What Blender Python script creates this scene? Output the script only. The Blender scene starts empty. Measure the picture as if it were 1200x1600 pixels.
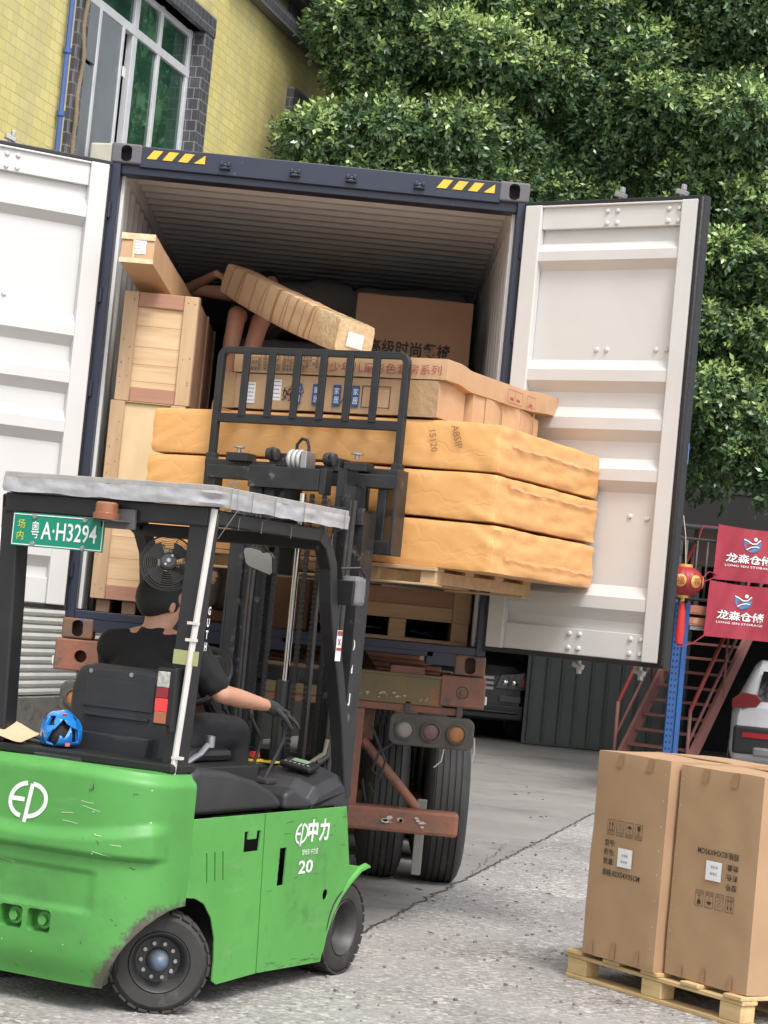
import bpy, bmesh, math, random
import numpy as np
from mathutils import Vector, Matrix, noise
R = math.radians
SC = bpy.context.scene
COL = SC.collection

# ------------------------------------------------------------------ camera
F = 3280.0
CP = Vector((1.591, -12.156, 1.7185)); YAW, PIT, ROL = .0152, .0501, .0961
cy, sy, cp_, sp_ = math.cos(YAW), math.sin(YAW), math.cos(PIT), math.sin(PIT)
fw = Vector((sy*cp_, cy*cp_, sp_)); r0 = Vector((cy, -sy, 0)); u0 = r0.cross(fw)
rt = math.cos(ROL)*r0 + math.sin(ROL)*u0; up = -math.sin(ROL)*r0 + math.cos(ROL)*u0
cam = bpy.data.cameras.new('camera'); camo = bpy.data.objects.new('camera', cam); COL.objects.link(camo)
cam.sensor_fit = 'HORIZONTAL'; cam.sensor_width = 36; cam.lens = 36*F/1200
cam.clip_start = .1; cam.clip_end = 500
M = Matrix((rt, up, -fw)).transposed().to_4x4(); M.translation = CP
camo.matrix_world = M
SC.camera = camo
# ------------------------------------------------------------------ light
SUN_EL, SUN_AZ = 56, 158      # azimuth: direction the light comes from, clockwise from +y
w = bpy.data.worlds.new('World'); SC.world = w; w.use_nodes = True
nt = w.node_tree; nt.nodes.clear()
sky = nt.nodes.new('ShaderNodeTexSky'); sky.sky_type = 'NISHITA'; sky.sun_disc = False
sky.sun_elevation = R(SUN_EL); sky.sun_rotation = R(SUN_AZ); sky.dust_density = 4; sky.ozone_density = .6
hs = nt.nodes.new('ShaderNodeHueSaturation'); hs.inputs['Saturation'].default_value = .35
bg = nt.nodes.new('ShaderNodeBackground'); bg.inputs['Strength'].default_value = .15
ow = nt.nodes.new('ShaderNodeOutputWorld')
nt.links.new(sky.outputs[0], hs.inputs['Color']); nt.links.new(hs.outputs[0], bg.inputs[0]); nt.links.new(bg.outputs[0], ow.inputs[0])
sl = bpy.data.lights.new('sun', 'SUN'); sl.energy = 1.15; sl.angle = R(16); sl.color = (1, .975, .94)
so = bpy.data.objects.new('sun', sl); COL.objects.link(so)
sd = Vector((math.sin(R(SUN_AZ))*math.cos(R(SUN_EL)), math.cos(R(SUN_AZ))*math.cos(R(SUN_EL)), math.sin(R(SUN_EL))))
so.rotation_euler = sd.to_track_quat('Z', 'Y').to_euler()
SC.view_settings.view_transform = 'Standard'; SC.view_settings.look = 'None'
SC.view_settings.exposure = 0.98; SC.view_settings.gamma = 1

# ------------------------------------------------------------------ materials
MATS = {}
def mat(name, col, rough=.6, metal=0, col2=None, vs=4, spots=None, bump=0, bs=60, spec=.5, trans=0, emit=None, alpha=1, coords='Object', stretch=None, layers=None, coat=0):
    """principled with large soft variation, optional spots=(colour, scale, lo, hi) list, optional bump"""
    if name in MATS: return MATS[name]
    m = bpy.data.materials.new(name); m.use_nodes = True; n = m.node_tree.nodes; l = m.node_tree.links
    b = n['Principled BSDF']
    b.inputs['Roughness'].default_value = rough; b.inputs['Metallic'].default_value = metal
    b.inputs['Specular IOR Level'].default_value = spec
    b.inputs['Coat Weight'].default_value = coat
    if trans: b.inputs['Transmission Weight'].default_value = trans
    if alpha < 1: b.inputs['Alpha'].default_value = alpha
    tc = n.new('ShaderNodeTexCoord'); vec = tc.outputs[coords]
    if stretch:
        mp = n.new('ShaderNodeMapping'); mp.inputs['Scale'].default_value = stretch
        l.new(vec, mp.inputs[0]); svec = mp.outputs[0]
    else: svec = vec
    c2 = col2 or tuple(c*.82 for c in col)
    nz = n.new('ShaderNodeTexNoise'); nz.inputs['Scale'].default_value = vs; nz.inputs['Detail'].default_value = 6
    nz.inputs['Roughness'].default_value = .62
    l.new(svec, nz.inputs['Vector'])
    mx = n.new('ShaderNodeMix'); mx.data_type = 'RGBA'
    rp = n.new('ShaderNodeMapRange'); rp.inputs[1].default_value = .32; rp.inputs[2].default_value = .68
    l.new(nz.outputs[0], rp.inputs[0]); l.new(rp.outputs[0], mx.inputs[0])
    mx.inputs[6].default_value = (*col, 1); mx.inputs[7].default_value = (*c2, 1)
    out = mx.outputs[2]
    for sp in (spots or []):
        sc_, = [sp[1]]
        z = n.new('ShaderNodeTexNoise'); z.inputs['Detail'].default_value = 8; z.inputs['Roughness'].default_value = .7
        z.inputs['Scale'].default_value = 1
        mp2 = n.new('ShaderNodeMapping')
        mp2.inputs['Scale'].default_value = sc_ if isinstance(sc_, tuple) else (sc_,)*3
        mp2.inputs['Location'].default_value = (sp[2]*31, 7*sp[3], 3)
        l.new(vec, mp2.inputs[0]); l.new(mp2.outputs[0], z.inputs['Vector'])
        q = n.new('ShaderNodeMapRange'); q.inputs[1].default_value = sp[2]; q.inputs[2].default_value = sp[3]
        l.new(z.outputs[0], q.inputs[0])
        m2 = n.new('ShaderNodeMix'); m2.data_type = 'RGBA'; m2.inputs[7].default_value = (*sp[0], 1)
        l.new(q.outputs[0], m2.inputs[0]); l.new(out, m2.inputs[6]); out = m2.outputs[2]
    l.new(out, b.inputs['Base Color'])
    if emit: b.inputs['Emission Color'].default_value = (*emit[:3], 1); b.inputs['Emission Strength'].default_value = emit[3]
    if bump:
        z = n.new('ShaderNodeTexNoise'); z.inputs['Scale'].default_value = bs; z.inputs['Detail'].default_value = 5
        l.new(svec, z.inputs['Vector'])
        bp = n.new('ShaderNodeBump'); bp.inputs['Strength'].default_value = bump; bp.inputs['Distance'].default_value = .01
        l.new(z.outputs[0], bp.inputs['Height']); l.new(bp.outputs[0], b.inputs['Normal'])
    MATS[name] = m
    return m

def tiles_mat(name, c1, c2, mort, tw, th, msize=.006, rough=.35, grime=None):
    m = bpy.data.materials.new(name); m.use_nodes = True; n = m.node_tree.nodes; l = m.node_tree.links
    b = n['Principled BSDF']; b.inputs['Roughness'].default_value = rough
    tc = n.new('ShaderNodeTexCoord'); sx = n.new('ShaderNodeSeparateXYZ'); l.new(tc.outputs['Object'], sx.inputs[0])
    ad = n.new('ShaderNodeMath'); ad.operation = 'ADD'; l.new(sx.outputs[0], ad.inputs[0]); l.new(sx.outputs[1], ad.inputs[1])
    cx = n.new('ShaderNodeCombineXYZ'); l.new(ad.outputs[0], cx.inputs[0]); l.new(sx.outputs[2], cx.inputs[1])
    br = n.new('ShaderNodeTexBrick'); br.inputs['Scale'].default_value = 1
    br.inputs['Brick Width'].default_value = tw; br.inputs['Row Height'].default_value = th
    br.inputs['Mortar Size'].default_value = msize; br.inputs['Mortar Smooth'].default_value = .3
    br.offset = .5
    br.inputs['Color1'].default_value = (*c1, 1); br.inputs['Color2'].default_value = (*c2, 1); br.inputs['Mortar'].default_value = (*mort, 1)
    l.new(cx.outputs[0], br.inputs['Vector'])
    out = br.outputs[0]
    if grime:
        z = n.new('ShaderNodeTexNoise'); z.inputs['Scale'].default_value = 1; z.inputs['Detail'].default_value = 7
        mp = n.new('ShaderNodeMapping'); mp.inputs['Scale'].default_value = (2.6, 2.6, .4); l.new(tc.outputs['Object'], mp.inputs[0]); l.new(mp.outputs[0], z.inputs['Vector'])
        q = n.new('ShaderNodeMapRange'); q.inputs[1].default_value = .45; q.inputs[2].default_value = .72; q.inputs[4].default_value = .6
        l.new(z.outputs[0], q.inputs[0])
        m2 = n.new('ShaderNodeMix'); m2.data_type = 'RGBA'; m2.inputs[7].default_value = (*grime, 1)
        l.new(q.outputs[0], m2.inputs[0]); l.new(out, m2.inputs[6]); out = m2.outputs[2]
    l.new(out, b.inputs['Base Color'])
    bp = n.new('ShaderNodeBump'); bp.inputs['Strength'].default_value = .4; bp.inputs['Distance'].default_value = .01; bp.invert = True
    l.new(br.outputs[1], bp.inputs['Height']); l.new(bp.outputs[0], b.inputs['Normal'])
    return m

def wood_mat(name, c1, c2, dirx=(1, 12, 12), knots=True, rough=.65):
    return mat(name, c1, rough, col2=c2, vs=1.5, stretch=dirx, bump=.15, bs=6,
               spots=([((c2[0]*.45, c2[1]*.4, c2[2]*.35), 9, .70, .76)] if knots else None))

green = mat('green_paint', (.088, .325, .068), .5, col2=(.075, .275, .056), vs=3,
            spots=[((.06, .17, .05), 2.1, .56, .82), ((.17, .32, .14), (2, 2, 11), .60, .85), ((.03, .045, .03), (14, 14, 5), .66, .72), ((.30, .44, .24), (3, 3, 26), .70, .76), ((.05, .17, .05), 5, .58, .75)], bump=.05, bs=30)
scuff = mat('scuffed_green', (.12, .16, .11), .7, col2=(.05, .05, .045), vs=12, spots=[((.098, .38, .075), 22, .5, .56)])
blackp = mat('black_metal_paint', (.011, .011, .013), .42, col2=(.018, .018, .020), vs=7, spots=[((.12, .11, .10), 26, .68, .74), ((.10, .06, .04), 9, .72, .8)])
blackw = mat('worn_black_steel', (.013, .013, .014), .38, col2=(.024, .024, .026), vs=10, spots=[((.16, .15, .14), 14, .6, .72), ((.09, .05, .03), 7, .66, .74)])
plast = mat('black_plastic', (.019, .02, .023), .42, col2=(.032, .033, .036), vs=5, spots=[((.09, .09, .09), (3, 3, 18), .6, .85)], bump=.2, bs=260)
plastd = mat('dark_plastic', (.010, .010, .011), .5)
rubber = mat('rubber', (.022, .020, .020), .75, col2=(.036, .033, .031), vs=9, spots=[((.10, .09, .08), 6, .58, .8)])
tyrem = mat('tyre_rubber', (.022, .022, .023), .68, col2=(.036, .035, .034), vs=6, spots=[((.13, .12, .11), 5, .62, .8)])
chrome = mat('chrome_rod', (.75, .75, .76), .12, 1)
steel = mat('bare_steel', (.42, .42, .43), .4, .8)
whitep = mat('white_door_paint', (.56, .555, .55), .42, col2=(.515, .51, .50), vs=1.5, spots=[((.42, .38, .33), 9, .70, .80), ((.5, .38, .26), (30, 30, 6), .74, .8)])
whitei = mat('grey_white_inner_paint', (.66, .67, .68), .55, col2=(.58, .59, .60), vs=2, spots=[((.3, .26, .22), 12, .68, .8)])
navy = mat('navy_container_paint', (.010, .016, .042), .4, col2=(.016, .02, .038), vs=5, spots=[((.13, .13, .15), 12, .66, .75), ((.16, .06, .03), 7, .72, .78)])
rustn = mat('rusty_casting', (.10, .085, .08), .65, col2=(.22, .10, .045), vs=9, spots=[((.03, .06, .16), 11, .6, .66), ((.25, .11, .045), 5, .6, .7)])
rusttop = mat('scuffed_blue_casting', (.085, .09, .11), .6, col2=(.11, .10, .105), vs=6, spots=[((.26, .12, .055), 7, .56, .68)])
rustorange = mat('worn_orange_steel', (.29, .105, .062), .6, col2=(.15, .085, .06), vs=5, spots=[((.085, .075, .065), 8, .54, .64), ((.45, .40, .33), 25, .74, .78)], bump=.3, bs=50)
rustolive = mat('olive_rusted_beam', (.19, .135, .055), .65, col2=(.12, .105, .07), vs=5, spots=[((.30, .12, .05), 5, .57, .68), ((.15, .16, .06), 7, .6, .7)], bump=.3, bs=50)
card = mat('cardboard', (.47, .29, .165), .8, col2=(.42, .255, .145), vs=3, bump=.06, bs=120, stretch=(1, 1, 6))
card2 = mat('tan_cardboard', (.50, .32, .185), .75, col2=(.42, .255, .14), vs=4, bump=.12, bs=30)
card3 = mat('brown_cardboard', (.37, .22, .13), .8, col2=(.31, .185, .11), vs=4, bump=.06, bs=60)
tape = mat('brown_tape', (.40, .24, .125), .28, col2=(.34, .195, .095), vs=20)
tapec = mat('clear_tape', (.52, .37, .20), .15, col2=(.62, .50, .34), vs=25, bump=.6, bs=40)
orangew = mat('orange_wrap', (.70, .37, .135), .42, col2=(.64, .325, .112), vs=5, spots=[((.74, .43, .19), 11, .62, .78)], bump=.08, bs=26)
def crumple(m, sc=4.5, st=.5):
    n = m.node_tree.nodes; l = m.node_tree.links; b = n['Principled BSDF']; old = b.inputs['Normal'].links[0].from_node
    tc = n.new('ShaderNodeTexCoord'); nz = n.new('ShaderNodeTexNoise'); nz.inputs['Scale'].default_value = 3; nz.inputs['Detail'].default_value = 4; l.new(tc.outputs['Object'], nz.inputs['Vector'])
    sc_ = n.new('ShaderNodeVectorMath'); sc_.operation = 'MULTIPLY_ADD'; sc_.inputs[1].default_value = (.35, .35, .35); l.new(nz.outputs['Color'], sc_.inputs[0]); l.new(tc.outputs['Object'], sc_.inputs[2])
    mp = n.new('ShaderNodeMapping'); mp.inputs['Rotation'].default_value = (.5, .7, .4); mp.inputs['Scale'].default_value = (.7, 1, 1.9); l.new(sc_.outputs[0], mp.inputs[0])
    vo = n.new('ShaderNodeTexVoronoi'); vo.feature = 'DISTANCE_TO_EDGE'; vo.inputs['Scale'].default_value = sc; l.new(mp.outputs[0], vo.inputs['Vector'])
    q = n.new('ShaderNodeMapRange'); q.inputs[2].default_value = .055; l.new(vo.outputs['Distance'], q.inputs[0])
    bp = n.new('ShaderNodeBump'); bp.inputs['Strength'].default_value = st; bp.inputs['Distance'].default_value = .008; l.new(q.outputs[0], bp.inputs['Height']); l.new(old.outputs[0], bp.inputs['Normal']); l.new(bp.outputs[0], b.inputs['Normal'])
crumple(orangew, 4.2, .10)
woodp = wood_mat('pine_plank', (.52, .36, .20), (.40, .25, .13))
woodv = wood_mat('pine_upright', (.47, .33, .19), (.36, .23, .13), (12, 12, 1))
woodl = wood_mat('pale_panel', (.60, .43, .26), (.46, .30, .16), (1, 12, 9))
woodply = wood_mat('plywood', (.62, .47, .28), (.52, .38, .21), (3, 3, 1.5))
woodr = wood_mat('reddish_plank', (.38, .20, .13), (.30, .15, .095))
woodd = wood_mat('dark_plywood', (.27, .16, .10), (.22, .13, .08), (3, 3, 3))
pallet_w = wood_mat('pallet_pine', (.60, .44, .22), (.44, .30, .145), (1.2, 14, 14))
sticker = mat('white_sticker', (.78, .78, .80), .4)
ink = mat('black_ink', (.035, .028, .025), .7)
redink = mat('red_ink', (.34, .06, .06), .7)
greyink = mat('faded_ink', (.14, .10, .08), .8)
blueink = mat('blue_print', (.03, .08, .22), .6)
whitel = mat('white_vinyl', (.80, .82, .80), .4)
skin = mat('skin', (.50, .27, .18), .5, col2=(.44, .22, .145), vs=8)
hairm = mat('black_hair', (.006, .006, .006), .6, bump=.5, bs=200)
shirtb = mat('black_shirt', (.006, .006, .007), .85, bump=.5, bs=14)
pantsb = mat('charcoal_trousers', (.018, .017, .02), .85, bump=.5, bs=16)
glovem = mat('dark_glove', (.03, .03, .032), .85, bump=.3, bs=90)
foil = mat('silver_sheeting', (.46, .46, .47), .38, .3, col2=(.36, .36, .37), vs=7, bump=.7, bs=14)
foilb = mat('grey_roof_board', (.26, .25, .24), .6, col2=(.35, .33, .31), vs=14)
yellowt = mat('yellow_hazard', (.75, .45, .04), .5)
darkt = mat('black_hazard', (.02, .02, .022), .6)
blueh = mat('blue_shell', (.01, .20, .62), .25, coat=.6)
greyf = mat('grey_fabric', (.30, .30, .32), .85, bump=.8, bs=8)
concrete = mat('concrete', (.26, .25, .24), .9, col2=(.19, .185, .18), vs=3, spots=[((.07, .07, .07), 5, .55, .72)], bump=.3, bs=40)

# ------------------------------------------------------------------ object helpers
def smooth(a, b, x): t = max(0, min(1, (x-a)/(b-a))); return t*t*(3-2*t)
def link(o, parent=None):
    COL.objects.link(o)
    if parent is not None: o.parent = parent
    return o
def tag(o, label=None, cat=None, group=None, kind=None):
    if label: o['label'] = label
    if cat: o['category'] = cat
    if group: o['group'] = group
    if kind: o['kind'] = kind
    return o
def thing(name, label, cat, loc=(0, 0, 0), rz=0, group=None, rot=None):
    o = bpy.data.objects.new(name, None); o.empty_display_size = .1
    o.location = loc; o.rotation_euler = rot or (0, 0, rz)
    return tag(link(o), label, cat, group)
def copy_tree(o, parent=None):
    c = o.copy(); COL.objects.link(c)
    if parent is not None: c.parent = parent
    for ch in list(o.children): copy_tree(ch, c)
    return c

class MB:
    def __init__(s): s.v = []; s.f = []; s.m = []; s.s = []
    def add(s, vs, fs, mi=0, sm=False):
        b = len(s.v); s.v += [tuple(v) for v in vs]
        for f in fs: s.f.append([b+i for i in f]); s.m.append(mi); s.s.append(sm)
    def box(s, x0, y0, z0, x1, y1, z1, mi=0):
        s.add([(x0, y0, z0), (x1, y0, z0), (x1, y1, z0), (x0, y1, z0), (x0, y0, z1), (x1, y0, z1), (x1, y1, z1), (x0, y1, z1)],
              [(0, 3, 2, 1), (4, 5, 6, 7), (0, 1, 5, 4), (1, 2, 6, 5), (2, 3, 7, 6), (3, 0, 4, 7)], mi)
        return s
    def obox(s, c, size, rot=(0, 0, 0), mi=0):
        from mathutils import Euler
        Q = Euler(rot).to_matrix(); c = Vector(c); h = [d/2 for d in size]
        vs = [c+Q @ Vector((sx*h[0], sy*h[1], sz*h[2])) for sz in (-1, 1) for sx, sy in ((-1, -1), (1, -1), (1, 1), (-1, 1))]
        s.add(vs, [(0, 3, 2, 1), (4, 5, 6, 7), (0, 1, 5, 4), (1, 2, 6, 5), (2, 3, 7, 6), (3, 0, 4, 7)], mi)
        return s
    def cyl(s, p0, p1, r, r1=None, n=20, mi=0, sm=True, cap=True):
        p0, p1 = Vector(p0), Vector(p1); r1 = r if r1 is None else r1
        q = (p1-p0).to_track_quat('Z', 'Y').to_matrix()
        vs = []
        for p, rr in ((p0, r), (p1, r1)):
            for i in range(n):
                a = 2*math.pi*i/n; vs.append(p+q @ Vector((rr*math.cos(a), rr*math.sin(a), 0)))
        s.add(vs, [(i, (i+1) % n, n+(i+1) % n, n+i) for i in range(n)], mi, sm)
        if cap:
            s.add(vs[:n], [tuple(range(n-1, -1, -1))], mi); s.add(vs[n:], [tuple(range(n))], mi)
        return s
    def tube(s, path, r, n=8, mi=0, closed=False, sm=True, flat=None):
        P = [Vector(p) for p in path]; k = len(P); rings = []
        rr = r if isinstance(r, (list, tuple)) else [r]*k
        prev = None
        for i, p in enumerate(P):
            if closed: t = (P[(i+1) % k]-P[i-1]).normalized()
            else: t = (P[min(i+1, k-1)]-P[max(i-1, 0)]).normalized()
            ref = prev if prev is not None else (Vector((0, 0, 1)) if abs(t.z) < .9 else Vector((1, 0, 0)))
            b = t.cross(ref).normalized() if prev is None else (t.cross(ref)).normalized()
            nn = b.cross(t).normalized(); prev = nn
            sx, sz = (1, 1) if flat is None else flat
            off = math.pi/n if n == 4 else 0
            rings.append([p+rr[i]*(math.cos(2*math.pi*j/n+off)*b*sx+math.sin(2*math.pi*j/n+off)*nn*sz) for j in range(n)])
        vs = [v for ring in rings for v in ring]; fs = []
        for i in range(k if closed else k-1):
            a, c = i*n, ((i+1) % k)*n
            for j in range(n): fs.append((a+j, a+(j+1) % n, c+(j+1) % n, c+j))
        s.add(vs, fs, mi, sm and n > 4)
        if not closed: s.add(rings[0], [tuple(range(n))], mi); s.add(rings[-1], [tuple(range(n-1, -1, -1))], mi)
        return s
    def prism(s, pts, axis, a0, a1, mi=0):
        """pts 2d; axis 'x': (y,z); 'y': (x,z); 'z': (x,y)"""
        def P(p, a): return (a, p[0], p[1]) if axis == 'x' else ((p[0], a, p[1]) if axis == 'y' else (p[0], p[1], a))
        n = len(pts); vs = [P(p, a0) for p in pts]+[P(p, a1) for p in pts]
        s.add(vs, [tuple(range(n-1, -1, -1)), tuple(range(n, 2*n))]+[(i, (i+1) % n, n+(i+1) % n, n+i) for i in range(n)], mi)
        return s
    def lathe(s, prof, o=(0, 0, 0), ax=(0, 0, 1), n=28, mi=0, sm=True):
        q = Vector(ax).to_track_quat('Z', 'Y').to_matrix(); o = Vector(o); vs = []
        for r, h in prof:
            for i in range(n):
                a = 2*math.pi*i/n; vs.append(o+q @ Vector((r*math.cos(a), r*math.sin(a), h)))
        fs = [(k*n+i, k*n+(i+1) % n, (k+1)*n+(i+1) % n, (k+1)*n+i) for k in range(len(prof)-1) for i in range(n)]
        s.add(vs, fs, mi, sm); return s
    def grid(s, nx, ny, fn, mi=0, sm=True):
        vs = [fn(i/nx, j/ny) for j in range(ny+1) for i in range(nx+1)]
        s.add(vs, [(j*(nx+1)+i, j*(nx+1)+i+1, (j+1)*(nx+1)+i+1, (j+1)*(nx+1)+i) for j in range(ny) for i in range(nx)], mi, sm)
        return s
    def xf(s, m):
        s.v = [tuple(m @ Vector(v)) for v in s.v]; return s
    def build(s, name, mats, parent=None, bevel=0, seg=2, label=None, fixn=True, weld=True, sharp=38):
        me = bpy.data.meshes.new(name); me.from_pydata(s.v, [], s.f)
        for m in (mats if isinstance(mats, (list, tuple)) else [mats]): me.materials.append(m)
        me.polygons.foreach_set('material_index', s.m); me.polygons.foreach_set('use_smooth', s.s)
        if fixn or weld:
            bm = bmesh.new(); bm.from_mesh(me)
            if weld: bmesh.ops.remove_doubles(bm, verts=bm.verts, dist=1e-5)
            bmesh.ops.recalc_face_normals(bm, faces=bm.faces); bm.to_mesh(me); bm.free()
        me.update()
        if sharp and any(s.s):
            fl = [p.use_smooth for p in me.polygons]; me.set_sharp_from_angle(angle=R(sharp)); me.polygons.foreach_set('use_smooth', fl); me.update()
        o = link(bpy.data.objects.new(name, me), parent)
        if bevel:
            b = o.modifiers.new('bevel', 'BEVEL'); b.width = bevel; b.segments = seg; b.limit_method = 'ANGLE'; b.angle_limit = R(40); b.harden_normals = False
        if label: o['label'] = label
        return o

def evalmesh(o):
    dg = bpy.context.evaluated_depsgraph_get(); dg.update()
    return bpy.data.meshes.new_from_object(o.evaluated_get(dg))
def bake(o):
    me = evalmesh(o); o.modifiers.clear(); old = o.data; o.data = me; me.name = old.name; return o
def cut(o, cutters):
    for c in cutters:
        m = o.modifiers.new('cut', 'BOOLEAN'); m.operation = 'DIFFERENCE'; m.object = c; m.solver = 'EXACT'
    bake(o)
    for c in cutters: bpy.data.objects.remove(c, do_unlink=True)
    return o

def softbox(c, size, amp=.004, sc=4, res=.05, bev=.012, rot=None, warp=None, seed=0):
    """box with rounded edges and an uneven hand-packed surface; returns MB"""
    mb = MB(); sx, sy, sz = size
    dims = [sx, sy, sz]
    for ax in range(3):
        for sgn in (-1, 1):
            a, b = [(1, 2), (2, 0), (0, 1)][ax]
            na, nb = max(2, int(dims[a]/res)), max(2, int(dims[b]/res))
            vs = []
            for j in range(nb+1):
                for i in range(na+1):
                    p = [0, 0, 0]; p[ax] = sgn*dims[ax]/2; p[a] = (i/na-.5)*dims[a]; p[b] = (j/nb-.5)*dims[b]
                    q = [max(-dims[k]/2+bev, min(dims[k]/2-bev, p[k])) for k in range(3)]
                    d = Vector(p)-Vector(q)
                    if d.length > 1e-6:
                        d = d.normalized(); v = Vector(q)+d*bev
                    else: v = Vector(p); d = Vector([sgn if k == ax else 0 for k in range(3)])
                    nn = noise.noise(Vector(v)*sc+Vector((seed*7.3, seed, 0)))
                    n2 = noise.noise(Vector(v)*sc*3.1+Vector((seed, 9, 3)))
                    v = v+d*(amp*(nn+.4*n2))
                    if warp: v = Vector(warp(v))
                    vs.append(v)
            fs = [(j*(na+1)+i, j*(na+1)+i+1, (j+1)*(na+1)+i+1, (j+1)*(na+1)+i) for j in range(nb) for i in range(na)]
            mb.add(vs, fs, 0, True)
    m = Matrix.Translation(Vector(c))
    if rot is not None:
        from mathutils import Euler
        m = m @ Euler(rot).to_matrix().to_4x4()
    return mb.xf(m)

# flat drawings (print, stickers, lettering)
def frame(o, right, upv):
    right = Vector(right).normalized(); upv = Vector(upv).normalized(); n = right.cross(upv)
    m = Matrix((right, upv, n)).transposed().to_4x4(); m.translation = Vector(o); return m
class Draw:
    def __init__(s): s.v = []; s.f = []
    def poly(s, pts):
        b = len(s.v); s.v += [(p[0], p[1], 0) for p in pts]; s.f.append(list(range(b, b+len(pts))))
    def rect(s, x0, y0, x1, y1): s.poly([(x0, y0), (x1, y0), (x1, y1), (x0, y1)])
    def line(s, pts, w):
        L = []; Rr = []
        for i, p in enumerate(pts):
            a = pts[max(i-1, 0)]; c = pts[min(i+1, len(pts)-1)]
            dx, dy = c[0]-a[0], c[1]-a[1]; q = math.hypot(dx, dy) or 1
            nx, ny = -dy/q*w/2, dx/q*w/2
            L.append((p[0]+nx, p[1]+ny)); Rr.append((p[0]-nx, p[1]-ny))
        for i in range(len(pts)-1): s.poly([L[i], Rr[i], Rr[i+1], L[i+1]])
    def box(s, x0, y0, x1, y1, w):
        s.line([(x0, y0), (x1, y0)], w); s.line([(x0, y1), (x1, y1)], w); s.line([(x0, y0-w/2), (x0, y1+w/2)], w); s.line([(x1, y0-w/2), (x1, y1+w/2)], w)
    def text(s, body, x, y, h, w=None, cx=False, bold=0):
        c = bpy.data.curves.new('t', 'FONT'); c.body = body; c.size = 1; c.resolution_u = 2; c.offset = bold
        o = bpy.data.objects.new('t', c); COL.objects.link(o)
        me = evalmesh(o); co = np.zeros(len(me.vertices)*3); me.vertices.foreach_get('co', co); co = co.reshape(-1, 3)
        bpy.data.objects.remove(o, do_unlink=True)
        if not len(co): return 0
        lo, hi = co.min(0), co.max(0); sy_ = h/max(hi[1]-lo[1], 1e-6); sx_ = sy_ if w is None else w/max(hi[0]-lo[0], 1e-6)
        W = (hi[0]-lo[0])*sx_; ox = x-W/2 if cx else x; b = len(s.v)
        s.v += [((p[0]-lo[0])*sx_+ox, (p[1]-lo[1])*sy_+y, 0) for p in co]
        for p in me.polygons: s.f.append([b+i for i in p.vertices])
        bpy.data.meshes.remove(me); return W
    def rot180(s, cx, cy): s.v = [(2*cx-x, 2*cy-y, z) for x, y, z in s.v]
    def build(s, name, m, fr, parent=None, off=.002, fold=None):
        me = bpy.data.meshes.new(name)
        M4 = fr.copy(); M4.translation = fr.translation+fr.to_3x3() @ Vector((0, 0, off))
        vs = [M4 @ Vector(v if not fold else fold(v)) for v in s.v]
        me.from_pydata([tuple(v) for v in vs], [], s.f); me.materials.append(m); me.update()
        return link(bpy.data.objects.new(name, me), parent)
def ep_logo(d, x, y, h):
    """the split-oval mark, slanted"""
    w = h*1.0; sh = lambda px, py: (x+px*h+.16*(py*h-h/2), y+py*h)
    arc = lambda cx, cy, rx, ry, a0, a1, n=16: [sh(cx+rx*math.cos(R(a0+(a1-a0)*i/n)), cy+ry*math.sin(R(a0+(a1-a0)*i/n))) for i in range(n+1)]
    t = h*.125
    d.line(arc(.52, .5, .52, .46, 97, 262), t)
    d.line([sh(.07, .5), sh(.47, .5)], t)
    d.line([sh(.62, -.12), sh(.62, .95)], t)
    d.line(arc(.62, .5, .55, .45, 88, -88), t)
def sticker_on(fr, x0, y0, w, h, parent, rows=5, rnd=1, m=None):
    d = Draw(); d.rect(x0, y0, x0+w, y0+h); s_ = d.build('label_sticker', m or sticker, fr, parent, .0025)
    rg = random.Random(rnd); d = Draw()
    for k in range(rows):
        yy = y0+h*(.12+.76*k/max(rows-1, 1)); xx = x0+w*.08
        while xx < x0+w*.85:
            ww = w*rg.uniform(.03, .14); d.rect(xx, yy, min(xx+ww, x0+w*.93), yy+h*.045); xx += ww+w*.04
    d.build('print', greyink, fr, s_, .0035)
    return s_

# ------------------------------------------------------------------ people helper
def skinmesh(nodes, edges, sub=2, root=None):
    """tapered hulls around connected joints {name: (position, r or (rx, ry))}; fuse() turns them into one skin"""
    bm = bmesh.new(); seg = 14 if sub > 1 else 10
    def pts(n):
        c, r_ = nodes[n]; rx, ry = r_ if isinstance(r_, tuple) else (r_, r_); rz = min(rx, ry)
        return [Vector(c)+Vector((rx*math.sin(b)*math.cos(a), ry*math.sin(b)*math.sin(a), rz*math.cos(b))) for b in [math.pi*k/(seg//2) for k in range(seg//2+1)] for a in [2*math.pi*q/seg for q in range(seg)]]
    for a, b in edges:
        t = bmesh.new(); [t.verts.new(p) for p in pts(a)+pts(b)]
        bmesh.ops.remove_doubles(t, verts=t.verts, dist=1e-5)
        r_ = bmesh.ops.convex_hull(t, input=t.verts)
        bmesh.ops.delete(t, geom=list({v for v in r_['geom_interior'] if isinstance(v, bmesh.types.BMVert)}), context='VERTS')
        bmesh.ops.recalc_face_normals(t, faces=t.faces)
        me = bpy.data.meshes.new('h'); t.to_mesh(me); t.free(); bm.from_mesh(me); bpy.data.meshes.remove(me)
    me = bpy.data.meshes.new('s'); bm.to_mesh(me); bm.free(); return me
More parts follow.
